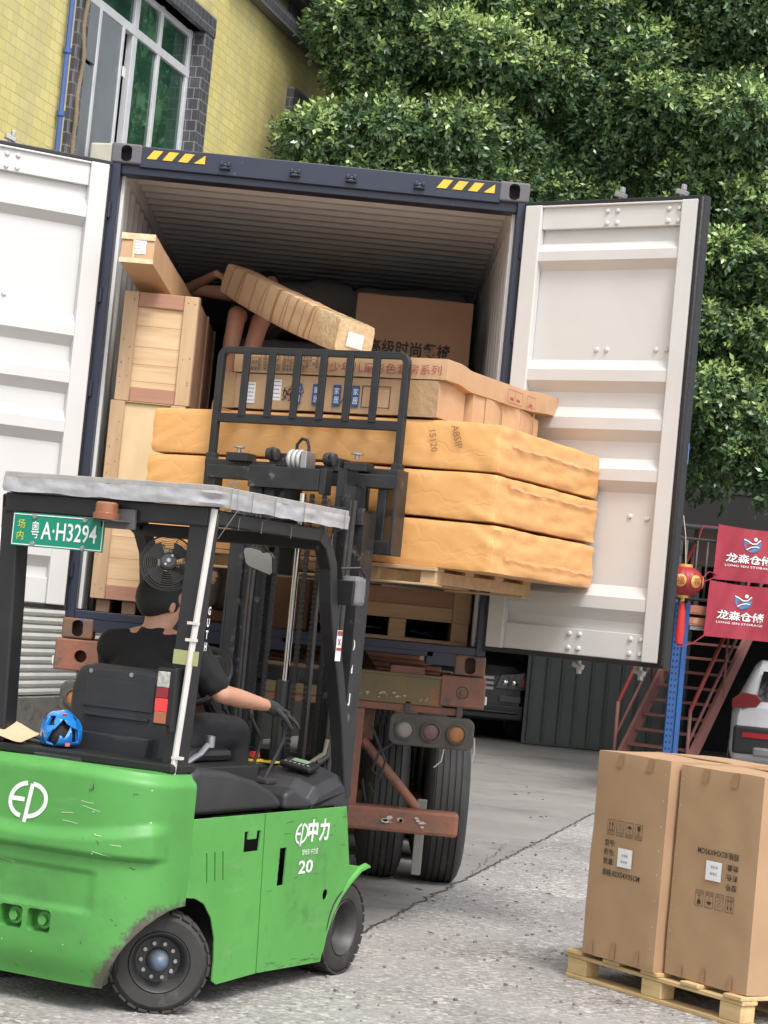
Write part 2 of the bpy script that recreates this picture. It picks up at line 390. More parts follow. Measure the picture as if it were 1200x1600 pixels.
def fuse(meshes, name, m, parent, voxel=.009, smooth=4, disp=0):
    """join closed shapes into one continuous skin"""
    bm = bmesh.new()
    for me in meshes: bm.from_mesh(me)
    me = bpy.data.meshes.new(name); bm.to_mesh(me); bm.free()
    o = link(bpy.data.objects.new(name, me), parent)
    rm = o.modifiers.new('r', 'REMESH'); rm.mode = 'VOXEL'; rm.voxel_size = voxel; rm.use_smooth_shade = True
    sm = o.modifiers.new('s', 'SMOOTH'); sm.iterations = smooth; sm.factor = .5
    bake(o); o.data.materials.clear(); o.data.materials.append(m)
    if disp:
        for v in o.data.vertices: v.co += v.normal*disp*(noise.noise(v.co*9)+.6*noise.noise(v.co*22))
    o.data.polygons.foreach_set('use_smooth', [True]*len(o.data.polygons))
    return o
def blob(c, r, rot=None, n=20):
    """ellipsoid mesh"""
    bm = bmesh.new(); bmesh.ops.create_uvsphere(bm, u_segments=n, v_segments=n//2+2, radius=1)
    m = Matrix.Translation(Vector(c)) @ (Matrix() if rot is None else rot.to_4x4()) @ Matrix.Diagonal((*r, 1))
    bmesh.ops.transform(bm, matrix=m, verts=bm.verts); me = bpy.data.meshes.new('b'); bm.to_mesh(me); bm.free(); return me
def head_meshes(c, f, upv=Vector((0, 0, 1)), s=1.0):
    """c head centre, f facing; skull, jaw, nose, ears, lips, brows"""
    f = Vector(f).normalized(); rr = f.cross(upv).normalized(); u = rr.cross(f)
    Q = Matrix((rr, f, u)).transposed(); P = lambda x, y, z: Vector(c)+Q @ Vector((x*s, y*s, z*s))
    L = [blob(P(0, -.008, .025), (.075*s, .095*s, .088*s), Q), blob(P(0, .022, -.045), (.058*s, .066*s, .068*s), Q), blob(P(0, .05, -.085), (.03*s, .026*s, .024*s), Q),
         blob(P(0, .094, -.022), (.011*s, .018*s, .02*s), Q), blob(P(0, .084, .0), (.008*s, .012*s, .025*s), Q), blob(P(0, .084, -.058), (.022*s, .008*s, .007*s), Q),
         blob(P(.03, .076, .018), (.022*s, .012*s, .008*s), Q), blob(P(-.03, .076, .018), (.022*s, .012*s, .008*s), Q),
         blob(P(.076, -.006, -.012), (.009*s, .018*s, .030*s), Q), blob(P(-.076, -.006, -.012), (.009*s, .018*s, .030*s), Q)]
    return L, P, Q
def hand_meshes(wrist, d, palmn, curl=.5, s=1.0, spread=.22, side=1):
    """separate skinned chains for palm, four fingers and thumb. d: along hand; palmn: palm normal (fingers curl towards it)"""
    d = Vector(d).normalized(); n = Vector(palmn); n = (n-d*n.dot(d)).normalized(); a = d.cross(n)*side
    W = Vector(wrist); L = []
    L.append(skinmesh({'w': (W-d*.01, (.026*s, .018*s)), 'm': (W+d*.045*s, (.036*s, .015*s)), 'k': (W+d*.088*s, (.037*s, .013*s))}, [('w', 'm'), ('m', 'k')], 1))
    for i, (off, ln) in enumerate(((.031, .072), (.0105, .08), (-.0105, .074), (-.030, .058))):
        dd = (d+a*spread*(1.5-i)*.35).normalized(); p = W+d*.085*s+a*off*s; N = {}; E = []; ang = 0
        for k in range(4):
            N['f%d' % k] = (p.copy(), .0095*s-.0008*k*s)
            if k: E.append(('f%d' % (k-1), 'f%d' % k))
            ang += curl*(.45 if k == 0 else .6)
            p = p+(dd*math.cos(ang)+n*math.sin(ang))*ln*s*(.42, .32, .26, 0)[k]
        L.append(skinmesh(N, E, 1))
    p = W+d*.02*s+a*.028*s; t1 = (d*.55+a*.8+n*.3).normalized(); t2 = (d*.9+a*.35+n*.45).normalized()
    L.append(skinmesh({'a': (p, .012*s), 'b': (p+t1*.035*s, .0115*s), 'c': (p+t1*.035*s+t2*.03*s, .010*s), 'd': (p+t1*.035*s+t2*.055*s, .0085*s)}, [('a', 'b'), ('b', 'c'), ('c', 'd')], 1))
    return L

# ------------------------------------------------------------------ ground
def ground_mat():
    m = bpy.data.materials.new('rough_aggregate'); m.use_nodes = True; n = m.node_tree.nodes; l = m.node_tree.links
    b = n['Principled BSDF']; b.inputs['Roughness'].default_value = .85
    tc = n.new('ShaderNodeTexCoord'); v = tc.outputs['Object']
    def nz(s, d=6, r=.6):
        z = n.new('ShaderNodeTexNoise'); z.inputs['Scale'].default_value = s; z.inputs['Detail'].default_value = d; z.inputs['Roughness'].default_value = r
        l.new(v, z.inputs['Vector']); return z.outputs[0]
    vo = n.new('ShaderNodeTexVoronoi'); vo.inputs['Scale'].default_value = 42; l.new(v, vo.inputs['Vector'])
    sx = n.new('ShaderNodeSeparateColor'); l.new(vo.outputs['Color'], sx.inputs[0])
    cr = n.new('ShaderNodeValToRGB'); e = cr.color_ramp.elements
    e[0].position = 0; e[0].color = (.11, .105, .10, 1); e[1].position = 1; e[1].color = (.52, .50, .47, 1)
    x = cr.color_ramp.elements.new(.45); x.color = (.24, .225, .21, 1); x = cr.color_ramp.elements.new(.8); x.color = (.33, .31, .29, 1)
    l.new(sx.outputs[0], cr.inputs[0])
    mx = n.new('ShaderNodeMix'); mx.data_type = 'RGBA'; mx.inputs[7].default_value = (.25, .24, .23, 1)
    q = n.new('ShaderNodeMapRange'); q.inputs[1].default_value = .35; q.inputs[2].default_value = .7; q.inputs[3].default_value = .1; q.inputs[4].default_value = .9
    l.new(nz(1.3), q.inputs[0]); l.new(q.outputs[0], mx.inputs[0]); l.new(cr.outputs[0], mx.inputs[6])
    m2 = n.new('ShaderNodeMix'); m2.data_type = 'RGBA'; m2.blend_type = 'MULTIPLY'; m2.inputs[0].default_value = 1
    q2 = n.new('ShaderNodeMapRange'); q2.inputs[1].default_value = .3; q2.inputs[2].default_value = .7; q2.inputs[3].default_value = .88; q2.inputs[4].default_value = 1.3
    l.new(nz(.7), q2.inputs[0]); cc = n.new('ShaderNodeCombineColor')
    for i in range(3): l.new(q2.outputs[0], cc.inputs[i])
    l.new(mx.outputs[2], m2.inputs[6]); l.new(cc.outputs[0], m2.inputs[7]); l.new(m2.outputs[2], b.inputs['Base Color'])
    st = n.new('ShaderNodeMapRange'); st.inputs[1].default_value = .56; st.inputs[2].default_value = .72; st.inputs[4].default_value = .62; l.new(nz(.9, 8, .7), st.inputs[0])
    m3 = n.new('ShaderNodeMix'); m3.data_type = 'RGBA'; m3.inputs[7].default_value = (.10, .095, .09, 1); l.new(st.outputs[0], m3.inputs[0]); l.new(m2.outputs[2], m3.inputs[6]); l.new(m3.outputs[2], b.inputs['Base Color'])
    bp = n.new('ShaderNodeBump'); bp.inputs['Strength'].default_value = .9; bp.inputs['Distance'].default_value = .012
    l.new(nz(38, 4), bp.inputs['Height'])
    b2 = n.new('ShaderNodeBump'); b2.inputs['Strength'].default_value = .6; b2.inputs['Distance'].default_value = .008; b2.invert = True
    l.new(vo.outputs['Distance'], b2.inputs['Height']); l.new(bp.outputs[0], b2.inputs['Normal']); l.new(b2.outputs[0], b.inputs['Normal'])
    return m
slabm = mat('worn_concrete', (.25, .235, .22), .8, col2=(.19, .18, .17), vs=1.2, spots=[((.12, .115, .11), .7, .52, .72), ((.33, .31, .29), 7, .6, .7), ((.09, .085, .08), 2.2, .6, .72), ((.10, .09, .09), 16, .68, .74)], bump=.25, bs=90)
def tagk(o, k='structure'): o['kind'] = k; return o
MB_ = MB(); MB_.add([(-150, -80, 0), (150, -80, 0), (150, 250, 0), (-150, 250, 0)], [(0, 1, 2, 3)]); tagk(MB_.build('yard_ground', ground_mat()))
m_ = MB(); m_.add([(x, y, .004) for x, y in ((1.72, -1.2), (1.959, -.265), (4.395, 9.153), (7.2, 20), (7.2, 40), (-14, 40), (-14, -1.2))], [(0, 1, 2, 3, 4, 5, 6)]); tagk(m_.build('concrete_slab', slabm))
crackm = mat('crack_dirt', (.085, .08, .073), .95, col2=(.04, .038, .035), vs=5)
def crack(name, pts, w0, seed):
    rg = random.Random(seed); d = Draw(); P = []
    for a, b in zip(pts[:-1], pts[1:]):
        n = max(2, int(math.dist(a, b)/.06))
        for i in range(n): P.append((a[0]+(b[0]-a[0])*i/n+rg.gauss(0, .012), a[1]+(b[1]-a[1])*i/n+rg.gauss(0, .012)))
    d.line(P, w0); tagk(d.build(name, crackm, Matrix.Translation((0, 0, .006))))
crack('pavement_crack', [(1.72, -1.2), (1.959, -.265), (4.395, 9.153), (6, 15.3)], .013, 1)
crack('pavement_joint', [(-1, 13.2), (3.173, 11.819), (4.9, 10.8)], .016, 2)
crack('pavement_joint', [(2.6, 2.2), (3.1, 4.9)], .005, 3)
# loose grit
grit = MB(); rg = random.Random(5)
for i in range(420):
    x, y = rg.uniform(1.5, 5), rg.uniform(-3.4, 5); s_ = rg.uniform(.004, .012)
    grit.obox((x, y, s_*.5), (s_*1.6, s_*1.2, s_), (0, 0, rg.uniform(0, 3)))
tagk(grit.build('gravel_grit', mat('grit', (.30, .28, .26), .9, col2=(.10, .10, .10), vs=1)), 'stuff')

fl = MB(); rg = random.Random(8)
for i in range(110):
    x, y, a = rg.uniform(2.2, 6.5), rg.uniform(-2.5, 12), rg.uniform(0, 6.28); s_ = rg.uniform(.015, .04); c_, n_ = math.cos(a), math.sin(a)
    fl.add([(x, y, .008), (x+s_*c_-.4*s_*n_, y+s_*n_+.4*s_*c_, .018), (x+2*s_*c_, y+2*s_*n_, .010), (x+s_*c_+.4*s_*n_, y+s_*n_-.4*s_*c_, .012)], [(0, 1, 2, 3)])
tagk(fl.build('fallen_leaves', mat('dry_leaf', (.12, .08, .04), .8, col2=(.06, .045, .03), vs=1)), 'stuff')

# ------------------------------------------------------------------ yellow tiled building
TW = 16; w0 = Vector((-.15, 12.2, 0))
tilm = tiles_mat('yellow_tiles', (.62, .54, .22), (.55, .475, .18), (.38, .33, .17), .20, .098, .0045, .3, (.36, .34, .24))
dtile = tiles_mat('charcoal_tiles', (.075, .075, .085), (.055, .055, .065), (.20, .20, .21), .12, .12, .006, .3)
bld = thing('tiled_building', 'yellow tiled building with tall green window and dark tiled ledges behind the container', 'building', w0, R(90-TW))
b_ = MB()
HX0, HX1, HZ0, HZ1 = -4.62, -1.5, 5.0, 7.95
b_.box(-16, 0, 0, HX0, .3, 13); b_.box(HX1, 0, 0, 9, .3, 13); b_.box(HX0, 0, 0, HX1, .3, HZ0); b_.box(HX0, 0, HZ1, HX1, .3, 13)
b_.box(-16, .3, 0, -15.7, 8, 13); b_.box(8.7, .3, 0, 9, 8, 13); b_.box(-16, 8, 0, 9, 8.3, 13); b_.box(-16, 0, 13, 9, 8.3, 13.2)
b_.build('wall', tilm, bld)
s_ = MB(); s_.box(HX1-.02, -.05, HZ0, HX1+.26, .2, HZ1+.003); s_.box(-4.82, -.05, HZ0, HX0+.02, .12, HZ1+.003); s_.box(-4.82, -.06, HZ1, HX1+.26, .2, HZ1+.22)
s_.build('window_surround', dtile, bld, .004)
win = MB(); fr_ = mat('white_aluminium', (.62, .63, .66), .35, .2)
for x, w_ in ((-3.1, .12), (-2.42, .075), (-1.56, .08)): win.box(x-w_/2, .10, HZ0, x+w_/2, .17, HZ1)
for z, w_ in ((7.47, .09), (7.9, .06)): win.box(-4.6, .095, z-w_/2, -1.52, .165, z+w_/2)
for x in (-4.02, -3.42): win.box(x-.03, .09, HZ0, x+.03, .15, 7.43)
win.box(-4.6, .09, 6.9, -4.5, .1, 7.1)
wf = win.build('window_frame', fr_, bld, .004)
gl = MB(); gl.box(-4.58, .13, 7.5, -1.55, .14, 7.93); gl.box(-3.05, .13, HZ0, -1.55, .14, 7.44)
gl.build('window_glass', mat('green_glass', (.010, .032, .022), .06, col2=(.018, .06, .036), vs=3.2, spots=[((.14, .20, .16), (14, 14, 2), .64, .76), ((.05, .12, .07), 2.2, .52, .6)], spec=.4), bld)
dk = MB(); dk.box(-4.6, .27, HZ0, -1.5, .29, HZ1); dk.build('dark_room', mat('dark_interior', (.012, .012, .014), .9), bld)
cl = MB(); cl.box(-4.58, .10, HZ0, -4.05, .12, 6.82); cl.box(-4.58, .095, 6.86, -4.05, .115, 7.42); cl.box(-3.99, .10, HZ0, -3.45, .12, 7.42)
cl.build('grey_cladding', mat('grey_sheeting', (.13, .145, .16), .3, col2=(.17, .18, .20), vs=2, spots=[((.55, .57, .6), (22, 22, 2.5), .70, .74)], bump=.5, bs=6), bld)
wl = MB(); wl.obox((-3.34, .085, 6.98), (.13, .01, .10), (0, 0, .2)); wl.build('shop_lamp', sticker, bld)
led = MB(); led.box(-.9, -.14, 8.74, 9, 0, 8.93); led.box(-.3, -.20, 9.14, 9, 0, 9.36); led.box(2.2, -.2, 9.85, 9, 0, 10.1)
for x in np.arange(1.3, 8, .8): led.box(x, -.05, 8.93, x+.22, 0, 9.14)
led.build('ledge', dtile, bld, .004)
sw = MB(); sw.box(1.55, -.1, 8.0, 3.4, .05, 8.18); sw.box(1.55, -.1, 6.8, 1.76, .05, 8.0); sw.box(3.2, -.1, 6.8, 3.4, .05, 8.0); sw.build('small_window_surround', dtile, bld, .004)
sw = MB(); sw.box(1.76, -.012, 6.8, 3.2, -.004, 8.0); sw.build('small_window_pane', mat('black_glass', (.01, .012, .012), .2), bld)
pl_ = MB(); pl_.tube([(-5.02, -.05, 13), (-5.02, -.05, 0)], .028); [pl_.cyl((-5.02, -.05, z), (-5.02, -.05, z+.05), .04) for z in (4.6, 5.5, 6.1, 6.7, 7.3, 8)]
pl_.build('drain_pipe', mat('blue_pipe', (.05, .10, .28), .5), bld)
st = MB(); st.box(-4.95, -.02, 0, -4.88, 0, 13); st.build('cream_strip', mat('cream', (.55, .45, .28), .7), bld)
rp = MB(); rp.tube([(-4.72-.02*math.sin(i*.8), -.07-.01*math.cos(i*1.3), 5+i*.12) for i in range(30)], .022); rp.build('rope_bundle', mat('tan_rope', (.22, .17, .11), .9, bump=.8, bs=60), bld)
# ground floor: roller shutter over a concrete plinth
sh = MB(); prof = []
z = .66
while z < 2.9: prof += [(-.045, z), (-.066, z+.008), (-.072, z+.034), (-.064, z+.062), (-.045, z+.066)]; z += .076
vs = []; 
for x in (-9, -1.2): vs += [(x, p[0], p[1]) for p in prof]
n_ = len(prof); sh.add(vs, [(i, i+1, n_+i+1, n_+i) for i in range(n_-1)])
sh.build('roller_shutter', mat('silver_slats', (.80, .80, .79), .5, 0, col2=(.72, .72, .71), vs=3, spots=[((.2, .19, .18), (2, 2, 12), .66, .8)]), bld)
pp = MB(); pp.box(-1.0, -.03, 0, 8.9, 0, 3.6); pp.build('shade_band', mat('shade_band_dark', (.05, .048, .045), .9, col2=(.035, .033, .03), vs=1), bld)  # dark band added so the wall seen under the container looks shaded
pp = MB(); pp.box(-9.2, -.12, 0, -1.0, 0, .65); pp.build('plinth', concrete, bld, .01)

ac = thing('air_conditioner', 'cream air conditioner box on the yellow wall above the left container door', 'air conditioner', bld.matrix_world @ Vector((0, 0, 0)))
bpy.context.view_layer.update()
ac.location = bld.matrix_world @ Vector((-3.9, -.2, 5.72)); ac.rotation_euler = (0, 0, R(90-TW))
acm = mat('cream_casing', (.55, .53, .44), .5)
a = MB(); a.box(-.36, -.16, -.28, .36, .16, .32); a.build('casing', acm, ac, .02)
a = MB(); [a.box(x0, -.168, .10, x0+.22, -.162, .24) for x0 in (-.28, .06)]; [a.box(-.2, -.12, -.34, -.16, .2, -.28), a.box(.16, -.12, -.34, .2, .2, -.28)]; a.build('grille', plastd, ac)

# ------------------------------------------------------------------ trees
def leaf_mat(name, c, c2):
    m = bpy.data.materials.new(name); m.use_nodes = True; n = m.node_tree.nodes; l = m.node_tree.links
    b = n['Principled BSDF']; b.inputs['Roughness'].default_value = .32; b.inputs['Specular IOR Level'].default_value = .6
    g = n.new('ShaderNodeNewGeometry'); mx = n.new('ShaderNodeMix'); mx.data_type = 'RGBA'
    mx.inputs[6].default_value = (*c, 1); mx.inputs[7].default_value = (*c2, 1)
    l.new(g.outputs['Random Per Island'], mx.inputs[0]); l.new(mx.outputs[2], b.inputs['Base Color'])
    t = n.new('ShaderNodeBsdfTranslucent'); l.new(mx.outputs[2], t.inputs[0]); ms = n.new('ShaderNodeMixShader'); ms.inputs[0].default_value = .18
    o = n['Material Output']; l.new(b.outputs[0], ms.inputs[1]); l.new(t.outputs[0], ms.inputs[2]); l.new(ms.outputs[0], o.inputs[0]); return m
lf_old = leaf_mat('ficus_leaf', (.042, .090, .038), (.095, .17, .062)); lf_young_lit = leaf_mat('young_lit_leaf', (.21, .33, .09), (.37, .48, .18))  # paler leaf: young growth, and top light on the clumps put into colour
bark = mat('bark', (.09, .075, .06), .9, col2=(.05, .042, .035), vs=6, bump=.8, bs=14)
def foliage(name, clumps, nsprig, parent, seed, L=.078, new=.35):
    rs = np.random.RandomState(seed); C = np.array([c[:3] for c in clumps]); S = np.array([c[3:6] for c in clumps]); Yw = np.array([c[6] if len(c) > 6 else .5 for c in clumps])
    wgt = (S[:, 0]*S[:, 2]); wgt = wgt/wgt.sum(); idx = rs.choice(len(C), nsprig, p=wgt)
    d = rs.normal(size=(nsprig, 3)); d /= np.linalg.norm(d, axis=1)[:, None]
    d[:, 1] -= .2; d[:, 2] += .38; d /= np.linalg.norm(d, axis=1)[:, None]
    rad = rs.uniform(.55, 1.0, nsprig)**.6*(1+.16*np.sin(d[:, 0]*7+idx)+.12*np.sin(d[:, 2]*9+2*idx))
    p = C[idx]+d*S[idx]*rad[:, None]
    a = d*[.8, .8, .5]+np.array([0, 0, .25])+rs.normal(size=(nsprig, 3))*.35; a /= np.linalg.norm(a, axis=1)[:, None]
    droop = rs.rand(nsprig) < .25; a[droop] = a[droop]*.5+np.array([0, 0, -.8])
    K = 9; V = []; mi = []; big = np.where(rs.rand(nsprig) < .3, 1.25, .95)
    rnd = rs.normal(size=(nsprig, 3)); e1 = np.cross(a, rnd); e1 /= np.linalg.norm(e1, axis=1)[:, None]; e2 = np.cross(a, e1)
    young_lit = (rs.rand(nsprig) < np.clip(new*(.10+1.7*np.clip(d[:, 2]+.15, 0, 1))*(.25+1.5*Yw[idx]), 0, .95)) & (rad > .66)  # pale leaves gather on clump tops, painting in the light from above
    for k in range(K):
        t = (k+.5)/K*.22; ang = k*2.4+rs.uniform(-.4, .4, nsprig)
        rdl = np.cos(ang)[:, None]*e1+np.sin(ang)[:, None]*e2
        ld = a*(.35+.5*(k/K))+rdl*.85+np.array([0, 0, -.12]); ld /= np.linalg.norm(ld, axis=1)[:, None]
        nrm = np.cross(ld, np.cross(a, ld)); wv = np.cross(ld, nrm+.35*rs.normal(size=(nsprig, 3))); wv /= (np.linalg.norm(wv, axis=1)[:, None]+1e-9)
        ll = (L*big*rs.uniform(.7, 1.2, nsprig))[:, None]; b = p+a*t
        q = np.stack([b, b+ld*ll*.45+wv*ll*.24, b+ld*ll, b+ld*ll*.45-wv*ll*.24], 1); V.append(q)
        mi.append((young_lit & (k >= 3)).astype(np.int32))
    V = np.concatenate(V).reshape(-1, 3); mi = np.concatenate(mi); nf = len(V)//4
    me = bpy.data.meshes.new(name); me.vertices.add(len(V)); me.vertices.foreach_set('co', V.ravel())
    me.loops.add(len(V)); me.loops.foreach_set('vertex_index', np.arange(len(V), dtype=np.int32)); me.polygons.add(nf)
    me.polygons.foreach_set('loop_start', np.arange(0, len(V), 4, dtype=np.int32)); me.polygons.foreach_set('loop_total', np.full(nf, 4, np.int32))
    me.materials.append(lf_old); me.materials.append(lf_young_lit); me.polygons.foreach_set('material_index', mi); me.update(); me.validate()
    return link(bpy.data.objects.new(name, me), parent)
def at(px, py, Y):
    d = fw+rt*((px-600)/F)-up*((py-800)/F); t = (Y-CP.y)/d.y; return CP+d*t
def tree(label, base, clumps, nsprig, seed, group='ficus trees behind the container', L=.078, new=.55):
    t = thing('ficus_tree', label, 'tree', base, group=group); B = Vector(base)
    tr = MB(); rg = random.Random(seed); top = Vector(np.mean([c[:3] for c in clumps], axis=0))-B
    zt = min(c[2] for c in clumps)-B.z
    fork = Vector((top.x*.25, top.y*.25, max(1.8, zt*.75)))
    tr.tube([(0, 0, -.1), (top.x*.05, 0, fork.z*.4), fork*.98+Vector((.05, 0, 0)), fork+Vector((0, 0, .3))], [.30, .24, .2, .15], 12)
    for c in clumps[::5]:
        e = Vector(c[:3])-B; mid = fork.lerp(e, .5)+Vector((rg.uniform(-.2, .2), rg.uniform(-.2, .2), .1))
        tr.tube([fork, mid, e], [.09, .05, .02], 7)
    tr.build('trunk', bark, t)
    foliage('crown', [(c[0]-B.x, c[1]-B.y, c[2]-B.z, *c[3:]) for c in clumps], nsprig, t, seed, L, new)
    return t
def px_clumps(lst, seed):
    """clump list: (px, py, Y, radius) placed where the crown stands; each big clump breaks into smaller ones"""
    rg = random.Random(seed); o = []
    for px, py, Y, r in lst:
        p = at(px, py, Y)
        for k in range(3):
            a = rg.uniform(0, 6.28); q = r*rg.uniform(.5, .7); dd = r*rg.uniform(.35, .75)
            o.append((p.x+dd*math.cos(a), p.y+rg.uniform(-.45, .2)*r-(.25 if k == 0 else 0), p.z+dd*.9*math.sin(a), q*rg.uniform(1.0, 1.35), q, q*rg.uniform(.78, 1.05), .5+.5*math.sin(a)))
    return o
T1 = [(575, 40, 12.9, .55), (545, 120, 13.0, .42), (560, 190, 12.9, .5), (510, 230, 12.8, .42), (640, 90, 12.9, .6), (650, 200, 12.8, .6), (600, 270, 12.9, .5), (700, 250, 13.1, .55), (720, 130, 13.3, .6), (690, 20, 13.3, .6),
      (620, -60, 13.3, .7), (560, -90, 13.6, .6), (760, 210, 13.2, .5), (560, 290, 13, .4), (640, 290, 12.9, .45), (740, 300, 13.4, .5), (500, 265, 12.9, .3)]
T2 = [(820, 60, 13.9, .75), (870, 150, 13.6, .7), (930, 80, 13.5, .7), (800, -40, 14.2, .8), (900, -60, 14, .9), (1010, 10, 13.7, .75), (960, 180, 13.6, .6), (840, 240, 14.0, .6), (920, 250, 14.2, .5), (1020, 130, 13.7, .6), (780, 300, 14.2, .5), (880, 320, 14, .45), (1000, 290, 14.3, .4), (1060, 200, 13.8, .5)]
T3 = [(1120, 60, 13.9, .7), (1190, 30, 13.8, .8), (1110, 160, 13.6, .65), (1190, 150, 13.5, .7), (1150, 250, 13.4, .6), (1220, 280, 13.6, .7), (1100, 300, 13.6, .5), (1160, 370, 13.5, .55), (1130, 450, 13.4, .5), (1200, 470, 13.3, .6),
      (1110, 540, 13.5, .45), (1170, 570, 13.3, .55), (1130, 650, 13.3, .5), (1200, 660, 13.2, .5), (1160, 735, 13.1, .42), (1210, 745, 13.0, .35), (1260, 400, 13.6, .8), (1260, 600, 13.5, .7), (1250, 100, 14, .9), (1100, 700, 13.7, .35), (1085, 400, 13.9, .4)]
T4 = [(560, 120, 16.5, 1.0), (680, 60, 16.6, 1.2), (820, 160, 16.8, 1.2), (960, 80, 16.8, 1.2), (1100, 150, 16.8, 1.2), (1220, 100, 16.8, 1.2), (700, 270, 16.6, .9), (900, 330, 16.8, .9), (1040, 330, 16.8, 1.0), (1180, 380, 16.8, 1.1), (1120, 560, 16.8, 1.0), (1220, 620, 16.8, 1.0), (1100, 700, 16.9, .7), (760, -60, 17, 1.3), (1000, -80, 17, 1.4), (1180, -60, 17, 1.3), (580, -60, 16.8, 1.2)]
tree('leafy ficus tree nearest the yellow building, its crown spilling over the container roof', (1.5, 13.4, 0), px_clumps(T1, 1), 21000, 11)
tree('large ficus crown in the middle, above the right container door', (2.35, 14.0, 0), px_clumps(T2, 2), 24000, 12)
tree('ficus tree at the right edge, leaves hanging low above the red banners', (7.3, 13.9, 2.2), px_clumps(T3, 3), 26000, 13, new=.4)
tree('filler ficus tree added behind the other three crowns to darken the gaps', (1.9, 17.6, 0), px_clumps(T4, 4), 17000, 14, L=.11, new=.08)  # filler crown with few pale leaves, added to keep the gaps dark

# ------------------------------------------------------------------ far buildings and shed on the right
oldm = mat('dark_backdrop', (.020, .019, .018), .9, col2=(.013, .012, .012), vs=.8, spots=[((.35, .28, .16), 1.1, .66, .70)])  # near-black backdrop wall, added so no sky shows between the leaves
ob = thing('backdrop_building', 'dark backdrop building added far behind the trees to hide the sky', 'building', (8, 25, 0))
o_ = MB(); o_.box(-9, 0, 0, 12, 6, 16); o_.build('wall', oldm, ob)
o_ = MB()
for x in (-6, -3, 0, 3, 6): [o_.box(x, -.02, z, x+1.4, -.005, z+1.6) for z in (4.5, 8, 11.5)]
o_.build('window_row', mat('dim_glass', (.02, .022, .025), .2), ob)
shed = thing('storage_shed', 'open dark storage shed with a green corrugated front behind the stairs', 'shed', (0, 0, 0))
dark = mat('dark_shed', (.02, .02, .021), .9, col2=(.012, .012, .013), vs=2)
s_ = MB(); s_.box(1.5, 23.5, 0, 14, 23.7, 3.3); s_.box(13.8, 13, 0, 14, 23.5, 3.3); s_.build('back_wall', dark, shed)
s_ = MB(); s_.box(2.6, 19.6, 3.1, 14, 23.5, 3.3); s_.box(5.35, 11.3, 2.055, 9.2, 12.6, 2.13); s_.box(5.45, 14.3, 2.06, 7.2, 15.2, 2.16); s_.box(6.9, 16.2, 3.1, 14, 19.6, 3.3); s_.build('roof', dark, shed)  # last slab added overhead to darken the space behind the car
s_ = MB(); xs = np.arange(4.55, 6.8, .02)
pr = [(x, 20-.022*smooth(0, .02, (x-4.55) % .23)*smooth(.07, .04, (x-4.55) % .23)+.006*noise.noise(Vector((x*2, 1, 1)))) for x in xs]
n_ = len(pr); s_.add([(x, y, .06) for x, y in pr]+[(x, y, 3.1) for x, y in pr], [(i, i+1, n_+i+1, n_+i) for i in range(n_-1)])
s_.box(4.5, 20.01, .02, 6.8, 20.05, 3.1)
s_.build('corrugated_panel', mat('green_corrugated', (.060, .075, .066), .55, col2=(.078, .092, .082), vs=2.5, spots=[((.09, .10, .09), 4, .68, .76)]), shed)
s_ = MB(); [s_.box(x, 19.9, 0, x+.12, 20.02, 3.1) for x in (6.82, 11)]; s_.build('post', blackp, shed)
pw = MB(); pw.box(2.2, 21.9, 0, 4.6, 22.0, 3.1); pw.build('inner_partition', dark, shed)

# steel mezzanine: racking, railing, stairs
blues = mat('blue_rack_steel', (.010, .075, .25), .45, col2=(.012, .06, .20), vs=4, spots=[((.18, .2, .25), 18, .70, .76)])
obeam = mat('orange_rack_beam', (.40, .15, .08), .55, col2=(.33, .12, .07), vs=3, spots=[((.45, .26, .18), 7, .55, .66)])
rk = thing('storage_rack', 'blue perforated rack post carrying two orange beams beside the stairs', 'rack', (5.285, 11.2, .123)); rk.scale = (.93, .93, .93)
def rackpost(x, y):
    p = MB(); p.box(x, y, -.132, x+.095, y+.07, 2.24); p.box(x+.115, y-.004, -.132, x+.175, y+.07, 2.24); p.box(x+.095, y+.02, -.132, x+.115, y+.07, 2.24)
    o = p.build('post', blues, rk, .003); h = MB(); z = .1
    while z < 2.2: [h.box(x+dx, y-.003, z, x+dx+.018, y+.004, z+.026) for dx in (.018, .062)]; z += .075
    h.build('hole_row', dark, o)
rackpost(0, 0); rackpost(3.2, 0)
for z0, z1 in ((1.98, 2.075), (2.115, 2.22)):
    q = MB(); q.box(.176, .0, z0, 3.2, .05, z1); q.box(.176, -.006, z0+.02, 3.2, -.001, z0+.035); q.build('beam', obeam, rk, .004)
q = MB(); q.box(.2, .06, 1.93, 3.2, .3, 1.975); q.build('shelf_edge', steel, rk)
rl = thing('balcony_railing', 'dark steel railing along the platform above the stairs, with banners tied to it', 'railing', (5.127, 11.25, 2.20)); rl.scale = (.93, .93, .93)
railm = mat('dark_grey_steel', (.06, .062, .066), .5)
q = MB(); q.tube([(-.1, 0, .93), (4, 0, .93)], .03); q.tube([(-.1, 0, .78), (4, 0, .78)], .02); q.tube([(-.1, 0, .06), (4, 0, .06)], .02); q.build('rail', railm, rl)
q = MB(); [q.tube([(x, 0, .06), (x, 0, .78)], .014) for x in np.arange(0, 4, .125)]; [q.tube([(x, 0, 0), (x, 0, .93)], .028) for x in (-.08, 1.3, 2.7)]; q.build('baluster_set', railm, rl)
pil = thing('stone_pillar', 'small grey stone pillar with a ball finial behind the lantern', 'pillar', (5.72, 14.6, 2.16)); pil.scale = (1, 1, 1)
q = MB(); q.box(-.11, -.11, 0, .11, .11, .9); q.build('shaft', concrete, pil, .01)
